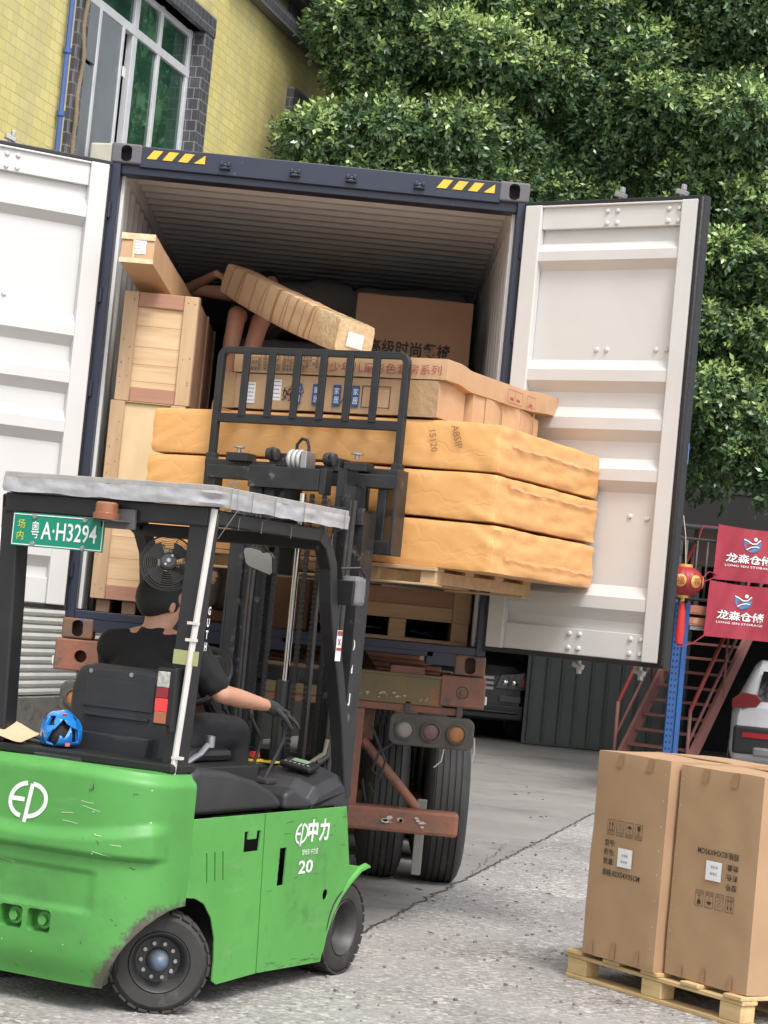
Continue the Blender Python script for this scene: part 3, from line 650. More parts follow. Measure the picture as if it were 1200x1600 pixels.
q = MB(); q.lathe([(.0, .9), (.13, .9), (.13, .96), (.07, .98), (.07, 1.02), (.12, 1.06), (.13, 1.13), (.1, 1.19), (.05, 1.22), (.075, 1.26), (.07, 1.32), (0, 1.36)], n=20); q.build('finial', concrete, pil)
pil = thing('planter_box', 'dark brown planter trough behind the railing under the low leaves', 'planter', (6.35, 14.6, 2.16))
q = MB(); q.box(-.35, -.12, .6, .35, .15, 1.12); q.build('trough', mat('brown_trough', (.10, .065, .05), .8), pil, .01)
q = MB(); [q.box(x, -.1, 0, x+.06, .13, .6) for x in (-.32, .26)]; q.build('leg', railm, pil)

AL = R(34)
stair = thing('steel_staircase', 'rusty red open tread steel staircase climbing to the platform', 'staircase', (4.80, 12.15, 0), -AL)
redst = mat('rusty_red_steel', (.20, .075, .065), .6, col2=(.15, .062, .053), vs=4, spots=[((.10, .06, .05), 8, .6, .7)])
redp = mat('bright_red_paint', (.26, .035, .028), .5)
RUN, RISE, WD, NS = 1.95, 2.13, .90, 11
for i in range(NS):
    z = RISE*(i+1)/(NS+1); y = RUN*(i+1)/(NS+1); q = MB(); q.box(.04, y-.09, z-.018, WD-.04, y+.09, z+.012); q.build('tread', redst, stair)
for x in (0, WD-.04):
    q = MB(); q.prism([(-.08, -.01), (.06, -.01), (RUN+.06, RISE-.04), (RUN+.06, RISE+.1), (RUN-.04, RISE+.1), (-.08, .1)], 'x', x, x+.04); q.build('stringer', redst, stair)
for x in (-.02, WD+.0):
    q = MB(); P0 = lambda t, h: (x, RUN*t, RISE*t+h)
    q.tube([(x, RUN*.1, RISE*.1), P0(.1, .80)], .022, 8); q.tube([P0(.1, .40), P0(1, .45)], .018, 8); q.tube([P0(.97, 0), P0(.97, .9)], .022, 8); q.tube([P0(.55, 0), P0(.55, .85)], .016, 8)
    hr = q.build('handrail', redst, stair)
    q = MB(); q.tube([P0(.1, .79), P0(.98, .90)], .024, 8); q.build('top_rail', redp, hr)

# red banners and lantern
banm = mat('red_banner_cloth', (.30, .022, .042), .7, col2=(.25, .018, .036), vs=3)
def banner(label, o, ww, hh, seed):
    t = thing('company_banner', label, 'banner', (1.59+(o[0]-1.59)*.928, 11.15-.03*seed, 1.72+(o[2]-1.72)*.928), 0, 'red company banners'); t.scale = (.93, .93, .93)
    fold = lambda x, z: .02*math.sin(x*9+z*4+seed)*min(1, x+.2)+.012*math.sin(x*23-z*9)
    skew = lambda x, z: (x+.05*(z-hh)*-1*0+.03*(hh-z)*-1, -.02+fold(x, z), z-.03*math.sin(x*math.pi/ww)*z/hh)
    q = MB(); q.grid(40, 26, lambda u, v: skew(u*ww, v*hh)); q.build('cloth', banm, t)
    q = MB(); q.grid(3, 26, lambda u, v: (lambda p: (p[0], p[1]-.004, p[2]))(skew(u*.07, v*hh))); q.build('hem', mat('hem_red', (.33, .024, .05), .7), t)
    fo = lambda v: (lambda p: (p[0], p[2], -p[1]))(skew(v[0], v[1]))
    fr = frame((0, 0, 0), (1, 0, 0), (0, 0, 1)); cx = .43
    d = Draw(); N = 22
    EZ = .48; K = .70; e = lambda x, z: (cx+x*K, EZ+z*K); d.poly([e(-.150, .05)]+[e(.15*math.cos(R(185+170*i/N)), .155*math.sin(R(185+170*i/N))) for i in range(N+1)]+[e(.15, .05), e(.10, -.005), e(.03, -.02), e(-.04, .0)])
    d.build('blue_emblem', mat('emblem_blue', (.04, .15, .32), .6), fr, t, .006, fo)
    d = Draw(); d.line([e(-.155, .07), e(-.09, .045), e(-.01, .0), e(.07, .01), e(.135, .08)], .014); d.poly([e(.045+.034*math.cos(i*.5), .085+.034*math.sin(i*.5)) for i in range(12)])
    d.line([e(-.10, -.11), e(-.03, -.065), e(.05, -.045), e(.12, -.05)], .011)
    d.text('龙森仓储', .13, .225, .115, .56, bold=.02); d.text('LONG SEN STORAGE', .13, .175, .026, .56)
    d.build('lettering', whitel, fr, t, .009, fo)
    return t
b1 = banner('upper red company banner with blue round emblem tied to the railing', (5.99, 12.93, 2.56), 1.04, .66, 0)
b2 = banner('lower red company banner hanging over the orange rack beam', (5.93, 12.90, 1.87), 1.04, .67, 2)
q = MB()
for pts in ([(.0, -.03, .62), (-.2, -.06, .62), (-.24, -.07, .45)], [(.0, -.03, .02), (-.15, -.06, -.06), (-.26, -.07, -.24)], [(.02, -.03, .06), (-.08, -.06, .08), (-.16, -.07, -.02)]):
    q.tube(pts, .012, 4, flat=(2, .5))
q.build('tie_ribbon', banm, b1)
q = MB(); q.tube([(.0, -.03, .02), (-.15, -.06, -.1), (-.32, -.07, -.17)], .012, 4, flat=(2, .5)); q.build('tie_ribbon', banm, b2)
ln = thing('paper_lantern', 'round red festival lantern with gold emblems and red tassel beside the door edge', 'lantern', (5.315, 10.95, 2.44)); ln.scale = (1.12, 1.12, 1.12)
lred = mat('lantern_red', (.30, .015, .02), .5); gold = mat('gold_trim', (.62, .38, .10), .4, .3)
q = MB(); N = 40; vs = []
q.grid(64, 20, lambda u, v: (lambda a, b: ((.185+.004*math.cos(16*a))*math.cos(b)*math.cos(a), (.185+.004*math.cos(16*a))*math.cos(b)*math.sin(a), .15*math.sin(b)))(2*math.pi*u, -1.2+2.4*v)); q.build('shade', lred, ln)
q = MB(); q.cyl((0, 0, .138), (0, 0, .165), .07); q.cyl((0, 0, -.138), (0, 0, -.165), .055); q.cyl((-.0, 0, -.165), (0, 0, -.20), .02); q.build('cap', gold, ln)
for a0 in (-1.05, -1.95, -.25):
    q = MB(); q.grid(12, 12, lambda u, v: (lambda a, b: (.192*math.cos(b)*math.cos(a0+a), .192*math.cos(b)*math.sin(a0+a), .157*math.sin(b)))(.33*(1-.0)*(2*u-1)*math.sqrt(max(0, 1-(2*v-1)**2)), .42*(2*v-1))); e = q.build('gold_emblem', gold, ln)
    nv = Vector((math.cos(a0), math.sin(a0), 0)); d = Draw(); d.text('福', -.035, -.04, .08)
    d.build('character', lred, frame(nv*.197, Vector((0, 0, 1)).cross(nv), (0, 0, 1)), e, .0)
q = MB(); q.tube([(0, 0, .16), (-.01, .1, .45), (-.02, .28, .66)], .004, 5); q.build('cord', mat('cord', (.45, .40, .28), .8), ln)
q = MB(); q.lathe([(0, -.20), (.022, -.22), (.035, -.3), (.045, -.5), (.035, -.62), (0, -.64)], n=14); q.build('tassel', mat('tassel_red', (.50, .02, .02), .7, bump=.5, bs=40), ln)

# ------------------------------------------------------------------ vehicles in the background
def wheel_bg(p, r, wd, parent):
    q = MB(); q.cyl((-wd/2, 0, r), (wd/2, 0, r), r, n=28); q.xf(Matrix.Translation(Vector((p[0], p[1], 0)))); wv = q.build('wheel', tyrem, parent, .02)
    q = MB(); q.cyl((-wd/2-.005, 0, r), (wd/2+.005, 0, r), r*.6, n=20); q.xf(Matrix.Translation(Vector((p[0], p[1], 0)))); q.build('rim', steel, wv)
def loft(mb, secs, mi=0):
    """secs: list of rings (same length)"""
    n = len(secs[0]); vs = [v for s in secs for v in s]
    mb.add(vs, [(k*n+i, k*n+(i+1) % n, (k+1)*n+(i+1) % n, (k+1)*n+i) for k in range(len(secs)-1) for i in range(n)], mi, True)
    mb.add(secs[0], [tuple(range(n))], mi); mb.add(secs[-1], [tuple(range(n-1, -1, -1))], mi)
suvw = mat('white_car_paint', (.68, .69, .72), .25, coat=.6); tail = mat('red_tail_lens', (.22, .012, .02), .15, coat=.5); carblk = mat('car_black_trim', (.02, .02, .022), .5); carglass = mat('car_glass', (.012, .013, .016), .05)
car = thing('white_suv', 'white SUV parked tail out beside the staircase, cut by the right edge', 'car', (7.62, 14.75, 0), -R(11))
def ring(y, hw, z0, zb, zr, hr):
    return [(-hw*.94, y, z0), (-hw, y, z0+.15), (-hw, y, zb-.12), (-hw*.97, y, zb), (-hr, y, zr-.07), (-hr*.88, y, zr), (hr*.88, y, zr), (hr, y, zr-.07), (hw*.97, y, zb), (hw, y, zb-.12), (hw, y, z0+.15), (hw*.94, y, z0)]
q = MB(); loft(q, [ring(0, .84, .55, 1.0, 1.02, .8), ring(.08, .90, .38, 1.02, 1.12, .8), ring(.22, .92, .3, 1.05, 1.45, .70), ring(.5, .925, .28, 1.07, 1.6, .66), ring(1.6, .93, .28, 1.05, 1.64, .66), ring(2.6, .93, .28, 1.02, 1.55, .64), ring(3.3, .92, .28, 1.0, 1.1, .66), ring(4.3, .86, .32, .85, .9, .6)])
q.build('body', suvw, car, .045)
q = MB(); q.add([(-.62, .10, 1.10), (.62, .10, 1.10), (.56, .25, 1.48), (-.56, .25, 1.48)], [(0, 1, 2, 3)]); q.xf(Matrix.Translation((0, -.045, .02))); q.build('rear_window', carglass, car)
for s_ in (-1, 1):
    q = MB(); pts = [(.93, 1.16), (.80, 1.26), (.62, 1.24), (.55, 1.17), (.62, 1.08), (.93, 1.05)]; q.prism([(s_*x, z-.05) for x, z in pts], 'y', -.02, .2); q.build('tail_lamp', tail, car, .01)
    q = MB(); q.box(s_*.60-.17, -.045, .635, s_*.60+.17, 0, .70); q.build('reflector', mat('red_reflector', (.4, .01, .02), .2), car)
q = MB(); q.box(-.88, -.03, .42, .88, .12, .78); q.build('bumper', carblk, car, .03)
q = MB(); q.box(-.62, -.06, .40, .62, .0, .52); q.build('skid_plate', mat('grey_trim', (.20, .20, .21), .4), car, .03)
q = MB(); q.box(-.26, -.05, .60, .26, -.032, .74); q.build('number_plate', mat('blue_plate', (.02, .10, .45), .4), car)
wheel_bg((-.82, .85), .34, .22, car); wheel_bg((.82, .85), .34, .22, car); wheel_bg((-.82, 3.5), .34, .22, car); wheel_bg((.82, 3.5), .34, .22, car)

dc = thing('dark_pickup', 'dark vehicle parked in the shade behind the trailer wheels, one headlamp showing', 'car', (3.62, 20.3, 0))
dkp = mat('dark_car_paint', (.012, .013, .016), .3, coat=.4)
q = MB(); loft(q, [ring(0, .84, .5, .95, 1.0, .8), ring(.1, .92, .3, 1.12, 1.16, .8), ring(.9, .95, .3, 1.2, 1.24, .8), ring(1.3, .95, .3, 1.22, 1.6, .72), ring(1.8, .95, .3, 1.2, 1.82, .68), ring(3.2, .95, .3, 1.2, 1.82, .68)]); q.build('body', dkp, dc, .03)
for s_ in (-1, 1):
    q = MB(); q.prism([(s_*.42, .80), (s_*.50, 1.02), (s_*.90, 1.08), (s_*.90, .80)], 'y', -.04, .15); h = q.build('headlamp', mat('dark_lens', (.05, .05, .055), .1, coat=.6), dc, .01)
    q = MB(); [q.lathe([(0, 0), (.05, -.01), (.07, -.03)], (s_*x, -.05, .90), (0, -1, 0), 16) for x in (.58, .72)]; q.build('reflector', chrome, h)
    q = MB(); q.box(s_*.84-.04, -.045, .86, s_*.84+.05, -.03, .98); q.build('indicator', mat('amber_lens', (.22, .05, .02), .2), h)
    q = MB(); q.box(s_*.66-.16, -.05, .60, s_*.66+.18, .0, .70); q.build('fog_lamp', mat('dim_lens', (.10, .10, .11), .2), dc, .01)
q = MB(); [q.box(-.4, -.05, z, .4, .0, z+.04) for z in (.78, .86, .94)]; q.build('grille', steel, dc)
q = MB(); q.box(-.9, -.07, .33, .9, .05, .56); q.box(-.8, -.1, .42, .8, -.05, .47); q.build('bumper', mat('bumper_black', (.02, .02, .022), .35), dc, .03)
wheel_bg((-.82, .9), .38, .24, dc); wheel_bg((.82, .9), .38, .24, dc)

# ------------------------------------------------------------------ shipping container (rear face at y = 0, floor of frame z = 1.43)
DZ = 1.43; CW, CH, CL = 2.438, 2.896, 12.19
con = thing('shipping_container', 'navy framed white lined shipping container open at the rear, loaded on the trailer', 'shipping container', (0, 0, DZ))
def cbox(name, boxes, m, parent=con, bevel=.004, label=None):
    q = MB(); [q.box(*b) for b in boxes]; return q.build(name, m, parent, bevel, label=label)
cbox('corner_post', [(0, .0, .118, .055, .16, CH-.118), (.0, .12, .118, .075, .16, CH-.118)], navy)
cbox('corner_post', [(CW-.055, 0, .118, CW, .16, CH-.118), (CW-.075, .12, .118, CW, .16, CH-.118)], navy)
cbox('inner_post', [(.056, .10, .17, .078, .2, CH-.17)], whitei); cbox('inner_post', [(CW-.078, .10, .17, CW-.056, .2, CH-.17)], whitei)
hd = cbox('door_header', [(.162, .004, CH-.13, CW-.162, .12, CH-.006), (.055, .03, CH-.172, CW-.055, .16, CH-.11)], navy)
cbox('door_sill', [(.162, .004, .045, 1.3, .16, .16), (1.3, .02, .10, 2.1, .16, .16), (2.1, .004, .045, CW-.162, .16, .16), (1.26, .004, .09, 2.14, .16, .161), (.055, .0, .118, CW-.055, .17, .165)], navy)
cbox('front_post', [(0, CL-.16, .118, .1, CL, CH-.118), (CW-.1, CL-.16, .118, CW, CL, CH-.118)], navy)
cbox('side_rail', [(0, .16, .02, .06, CL-.16, .16), (CW-.06, .16, .02, CW, CL-.16, .16), (0, .16, CH-.08, .05, CL-.16, CH-.02), (CW-.05, .16, CH-.08, CW, CL-.16, CH-.02)], navy)
cbox('inner_rail', [(.05, .2, CH-.16, .075, CL-.2, CH-.05), (CW-.075, .2, CH-.16, CW-.05, CL-.2, CH-.05)], whitei)
def corr(name, fn, length, pitch, depth, start, m, col_idx):
    """corrugated sheet: fn(s, offset, side) -> point, side 0/1 across"""
    P = []; s = start
    while s < length: P += [(s, 0), (s+pitch*.28, 0), (s+pitch*.5, depth), (s+pitch*.78, depth)]; s += pitch
    P.append((length, 0)); n = len(P); q = MB()
    q.add([fn(a, b, 0) for a, b in P]+[fn(a, b, 1) for a, b in P], [(i, i+1, n+i+1, n+i) for i in range(n-1)])
    o = q.build(name, m, con); so_ = o.modifiers.new('thick', 'SOLIDIFY'); so_.thickness = .003; return o
corr('side_wall', lambda s, o, k: (.062-o, s, .15 if k == 0 else CH-.07), CL-.1, .278, .036, .2, whitei, 0)
corr('side_wall', lambda s, o, k: (CW-.062+o, s, .15 if k == 0 else CH-.07), CL-.1, .278, .036, .2, whitei, 0)
corr('roof', lambda s, o, k: (.06 if k == 0 else CW-.06, s, CH-.07+o), CL-.1, .209, .032, .17, whitei, 0)
cbox('end_wall', [(.05, CL-.06, .1, CW-.05, CL-.02, CH-.05)], whitei)
cbox('floor_boards', [(.06+.33*i, .17, .12, .06+.33*i+.322, CL-.1, .165) for i in range(7)], wood_mat('worn_floor_ply', (.20, .12, .07), (.13, .08, .05), (12, 1, 1)))
# corner castings with their oval holes
def casting(x, y, z, top, front=True):
    q = MB(); q.box(0, 0, 0, .178, .162, .118); o = q.build('corner_casting', rusttop if top else rustn, con, .012, 3); o.location = (x, y, z)
    bake(o)
    c = MB(); pts = [(.089+.032*math.cos(a)+0*a, .059+(.022 if math.sin(a) > 0 else -.022)+.026*math.sin(a)) for a in [i*math.pi/12 for i in range(24)]]
    c.prism(pts, 'y', -.05, .13); k = c.build('c', rustn, con); k.location = (x, y, z)
    c = MB(); c.box(.03, .03, .025, .148, .135, .093); k2 = c.build('c', rustn, con); k2.location = (x, y, z)
    bpy.context.view_layer.update(); cut(o, [k2, k]); return o
for x in (-.008, CW-.170):
    casting(x, -.008, CH-.118, True); casting(x, -.008, 0, False)
cbox('front_casting', [(-.004, CL-.17, z, .17, CL+.004, z+.118) for z in (0, CH-.118)]+[(CW-.17, CL-.17, z, CW+.004, CL+.004, z+.118) for z in (0, CH-.118)], rustn)
# hazard stripes on the header
for x0, sgn in ((.20, 1), (1.90, 1)):
    fr = frame((x0, .004, CH-.082), (1, 0, 0), (0, 0, 1)); d = Draw(); d.rect(0, 0, .345, .06); hz = d.build('hazard_strip', darkt, fr, hd, .002)
    d = Draw()
    for i in range(3): d.poly([(i*.092, .004), (i*.092+.055, .004), (i*.092+.092, .056), (i*.092+.037, .056)])
    d.poly([(.276, .004), (.34, .004), (.34, .056)])
    d.build('hazard_stripe', yellowt, fr, hz, .004)
for x in (.66, 1.07, 1.40, 1.80):
    q = MB(); q.box(x-.032, -.022, CH-.098, x+.032, .004, CH-.082); q.box(x-.03, -.03, CH-.082, x-.012, .004, CH-.058); q.box(x+.012, -.03, CH-.082, x+.03, .004, CH-.058); q.box(x-.012, -.018, CH-.08, x+.012, .004, CH-.066)
    q.build('lock_keeper', navy, hd, .004)

# doors: x along the leaf from the hinge, -y towards the inner (white) face seen by the camera
DH0, DH1, DWD = .172, CH-.137, 1.165
gask = mat('black_door_gasket', (.012, .012, .014), .45, bump=.3, bs=30)
def door(name, label, origin, rz, mirror):
    d_ = bpy.data.objects.new(name, None); link(d_, con); d_.location = origin; d_.rotation_euler = (0, 0, rz); d_['label'] = label
    X = (lambda x: -x) if mirror else (lambda x: x)
    def bx(q, x0, y0, z0, x1, y1, z1): a, b = sorted((X(x0), X(x1))); q.box(a, y0, z0, b, y1, z1)
    q = MB(); bx(q, .02, -.035, DH0+.01, .13, .02, DH1-.01); bx(q, DWD-.13, -.035, DH0+.01, DWD-.03, .02, DH1-.01); q.build('edge_channel', whitep, d_, .006)
    q = MB(); bx(q, .13, -.012, DH1-.15, DWD-.13, .02, DH1-.012); bx(q, .13, -.012, DH0+.012, DWD-.13, .02, DH0+.16)
    bx(q, .13, -.028, DH1-.024, DWD-.13, -.012, DH1-.012); q.build('rail_plate', whitep, d_, .004)
    # inner sheet with horizontal ridges
    ridges = [(3.96, 3.80), (3.285, 3.10), (3.015, 2.825), (2.73, 2.54), (2.02, 1.82)]
    P = [(.02, DH1-.15)]
    for a, b in ridges:
        a -= DZ; b -= DZ; h = (a-b)
        P += [(.02, a), (-.028, a-h*.33), (-.028, b+h*.33), (.02, b)]
    P += [(.02, DH0+.16)]
    n = len(P); q = MB(); q.add([(X(.128), y, z) for y, z in P]+[(X(DWD-.128), y, z) for y, z in P], [(i, i+1, n+i+1, n+i) for i in range(n-1)])
    q.build('ridged_panel', whitep, d_)
    q = MB(); bx(q, .0, .022, DH0, DWD, .05, DH1); q.build('outer_skin', navy, d_, .004)
    q = MB()
    for g in ((.0, -.012, DH0-.01, .022, .04, DH1+.01), (DWD-.032, -.03, DH0-.01, DWD+.01, .045, DH1+.012), (.0, -.02, DH1-.012, DWD, .04, DH1+.014), (.0, -.02, DH0-.016, DWD, .04, DH0+.012)): bx(q, *g)
    q.tube([(X(DWD-.003), -.034, DH0), (X(DWD-.003), -.034, DH1)], .013, 8)
    q.build('gasket', gask, d_, .006)
    bolts = [(x, z) for x in (.56, .625) for z in (DH1-.055, DH1-.125)]+[(x, z) for x in (.95, 1.015) for z in (DH1-.055, DH1-.125)]
    bolts += [(x, z) for x in (.56, .625) for z in (DH0+.05, DH0+.13)]+[(x, z) for x in (.95, 1.015) for z in (DH0+.05, DH0+.13)]
    bolts += [(x, 3.345-DZ) for x in (.55, .615, .93, .995)]+[(x, 2.40-DZ) for x in (.97,)]+[(x, z-DZ) for x in (.58,) for z in (2.12, 2.22)]+[(.86, 2.41-DZ)]
    for x, z in bolts:
        if x > DWD-.14: continue
        q = MB(); yb = -.012 if (z > DH1-.15 or z < DH0+.16) else .02; q.lathe([(0, .013), (.009, .012), (.014, .006), (.015, 0)], (X(x), yb, z), (0, -1, 0), 12); q.build('bolt', whitep, d_)
    for x in (.60, .99):
        for z, s_ in ((DH1+.012, 1), (DH0-.012, -1)):
            q = MB(); q.cyl((X(x), .05, z-.02*s_), (X(x), .05, z+.05*s_), .014); q.obox((X(x), .045, z+.035*s_), (.065, .04, .028), (0, .3, 0)); q.obox((X(x)+.012, .04, z+.062*s_), (.022, .03, .035)); q.build('lock_cam', steel, d_, .004)
    q = MB(); [q.cyl((X(-.012), .01, z), (X(-.012), .01, z+.09), .014, n=10) for z in (.35, .85, 1.4, 1.95, 2.45)]; q.build('hinge_knuckle', navy, d_)
    return d_
door('right_door', 'open container door leaf hinged at the right post', (CW-.008, -.03, 0), -math.atan2(.70, .945), False)
door('left_door', 'open container door leaf hinged at the left post', (.005, -.03, 0), R(25.5), True)
hk = MB(); hk.box(3.38-.012, -.70, 1.285, 3.38+.02, -.66, 1.40); hk.build('door_tieback', mat('pale_blue_tag', (.10, .20, .42), .5), con)

# ------------------------------------------------------------------ trailer chassis under the container
trl = thing('container_trailer', 'rusty orange skeletal container trailer with twin wheels and round lamps', 'trailer', (0, 0, 0))
def tb(name, boxes, m, bevel=.006, parent=trl):
    q = MB(); [q.box(*b) for b in boxes]; return q.build(name, m, parent, bevel)
tb('rear_beam', [(.20, .0, 1.235, 2.22, .28, 1.405), (.20, -.012, 1.395, 2.22, .28, 1.412)], rustolive)
def beam_end(x0, x1, hx):
    q = MB(); q.box(x0, -.014, 1.245, x1, .28, 1.425); o = q.build('twistlock_housing', rustorange, trl, .008); bake(o); c = MB(); c.cyl((hx, -.1, 1.33), (hx, .12, 1.33), .036, n=24); k = c.build('c', rustorange, trl); bpy.context.view_layer.update(); cut(o, [k]); return o
h1 = beam_end(-.035, .30, .115); h2 = beam_end(2.20, 2.458, 2.325)
q = MB(); q.cyl((2.325, -.01, 1.33), (2.325, .1, 1.33), .034, n=24); q.cyl((2.325, -.02, 1.33), (2.325, 0, 1.33), .014, n=12); q.build('twistlock', rustn, h2, .003)
tb('spacer_plate', [(.03, .05, 1.412, .2, .28, 1.43), (2.24, .05, 1.412, 2.4, .28, 1.43), (1.9, .02, 1.40, 2.1, .3, 1.455)], rustorange)
tb('side_marker', [(2.458, .0, 1.27, 2.472, .05, 1.32)], sticker); tb('side_marker', [(-.048, .0, 1.27, -.036, .05, 1.32)], sticker)
tb('lower_beam', [(.1, .02, 1.19, 2.34, .25, 1.236)], rustorange)
tb('main_rail', [(.62, .2, 1.0, .76, 11.8, 1.405), (1.70, .2, 1.0, 1.84, 11.8, 1.405)], rustorange)
tb('cross_member', [(.10, y, 1.28, 2.34, y+.12, 1.405) for y in (1.4, 3.0, 4.8, 7, 9, 11.5)], rustorange)
for x in (.66, 1.66): tb('bumper_post', [(x, .03, .60, x+.115, .16, 1.19)], rustorange)
tb('bumper_bar', [(.07, .0, .495, 2.375, .14, .635)], rustorange, .02)
q = MB(); q.tube([(1.78, .12, 1.0), (2.13, .09, .64)], .028, 12); q.build('brace', rustorange, trl); q = MB(); q.tube([(.66, .12, 1.0), (.31, .09, .64)], .028, 12); q.build('brace', rustorange, trl)
d = Draw(); rg = random.Random(3)
def chips(d, x0, y0, x1, y1, n, s_, rg):
    for i in range(n):
        cx, cy_ = rg.uniform(x0, x1), rg.uniform(y0, y1); k = rg.randint(5, 8); rr = s_*rg.uniform(.4, 1.3); d.poly([(cx+rr*rg.uniform(.5, 1.5)*math.cos(2*math.pi*j/k), cy_+.6*rr*rg.uniform(.5, 1.3)*math.sin(2*math.pi*j/k)) for j in range(k)])
chips(d, 1.95, .55, 2.05, .60, 6, .018, rg); chips(d, 2.12, .54, 2.17, .60, 4, .02, rg); chips(d, 1.75, 1.27, 2.0, 1.30, 9, .011, rg); chips(d, 1.6, 1.26, 2.15, 1.28, 10, .006, rg)
d.build('worn_sticker', mat('worn_white', (.48, .45, .40), .7), frame((0, -.013, 0), (1, 0, 0), (0, 0, 1)), trl, .0005)
lampm = [mat('clear_lens', (.24, .215, .195), .4, col2=(.27, .24, .22), vs=25), mat('dull_red_lens', (.13, .06, .06), .4, col2=(.18, .11, .10), vs=30), mat('amber_round_lens', (.34, .16, .06), .4, col2=(.36, .14, .04), vs=30)]
housing = mat('grey_lamp_housing', (.07, .066, .06), .75, col2=(.11, .10, .09), vs=6, bump=.3, bs=50)
def lamps(x0, flip):
    q = MB(); q.prism([(x0+.03, 1.185), (x0+.46, 1.185), (x0+.49, 1.155), (x0+.49, 1.03), (x0+.46, 1.0), (x0+.03, 1.0), (x0, 1.03), (x0, 1.155)], 'y', -.03, .05); hs_ = q.build('lamp_cluster', housing, trl, .012)
    q = MB(); [q.box(x, .0, 1.17, x+.03, .02, 1.25) for x in (x0+.08, x0+.38)]; q.build('lamp_bracket', housing, trl)
    for i, x in enumerate((x0+.09, x0+.24, x0+.39)):
        q = MB(); q.lathe([(.060, 0), (.060, .018), (.050, .022), (.048, .008)], (x, -.03, 1.09), (0, -1, 0), 32); b = q.build('lamp_bezel', housing, hs_)
        q = MB(); q.lathe([(0, .012), (.026, .0115), (.042, .009), (.049, .005)], (x, -.03, 1.09), (0, -1, 0), 32); q.build('lamp_lens', lampm[2-i if flip else i], hs_)
lamps(1.925, False); lamps(.02, True)
q = MB(); q.tube([(1.95, -.02, 1.0), (1.88, -.03, .95), (1.85, 0, .84), (1.90, -.02, .80), (1.92, -.03, .9), (1.86, 0, 1.02), (1.82, 0, 1.1)], .008, 6); q.tube([(1.80, .05, .78), (1.83, .0, .66), (1.88, .0, .70), (1.84, .05, .76)], .005, 6); q.build('cable', rubber, trl)
q = MB(); q.tube([(2.25, -.03, 1.0), (2.24, -.04, .93), (2.20, -.04, .89)], .004, 5); q.tube([(2.418, -.03, 1.08), (2.423, -.04, 1.0), (2.415, -.04, .94)], .005, 5); q.build('frayed_cord', mat('pale_cord', (.5, .48, .44), .8), trl)
# twin wheels
def wheelset(x, y, r=.505, wd=.285):
    W_ = bpy.data.objects.new('wheel', None); link(W_, trl); W_.location = (x, y, r)
    prof = [(.29, -wd/2+.02), (.31, -wd/2), (.40, -wd/2-.006), (r-.045, -wd/2+.012), (r-.012, -wd/2+.035)]
    g = [-.083, -.042, 0, .042, .083]
    for gx in g: prof += [(r, gx-.006), (r-.009, gx-.003), (r-.009, gx+.003), (r, gx+.006)]
    prof += [(r-.012, wd/2-.035), (r-.045, wd/2-.012), (.40, wd/2+.006), (.31, wd/2), (.29, wd/2-.02)]
    q = MB(); q.lathe(prof, (0, 0, 0), (1, 0, 0), 64); q.build('tyre', tyrem, W_)
    q = MB(); q.lathe([(0, -.03), (.12, -.03), (.13, -.09), (.27, -.1), (.295, -.12), (.295, .12), (.27, .1), (.2, .03), (.12, .02), (0, .02)], (0, 0, 0), (1, 0, 0), 32); q.build('rim', rustn, W_)
for y in (2.0, 3.31, 4.62):
    for x in (.05, .445, 1.985, 2.385): wheelset(x, y)
    tb('axle', [(.2, y-.06, .45, 2.25, y+.06, .57)], rustn, .02)
tb('mud_flap_strap', [(2.17, .95, .15, 2.23, .97, .62)], mat('pale_strap', (.25, .24, .22), .9))
tb('landing_frame', [(.66, 9.8, .02, .78, 9.95, 1.2), (1.66, 9.8, .02, 1.78, 9.95, 1.2)], rustorange)

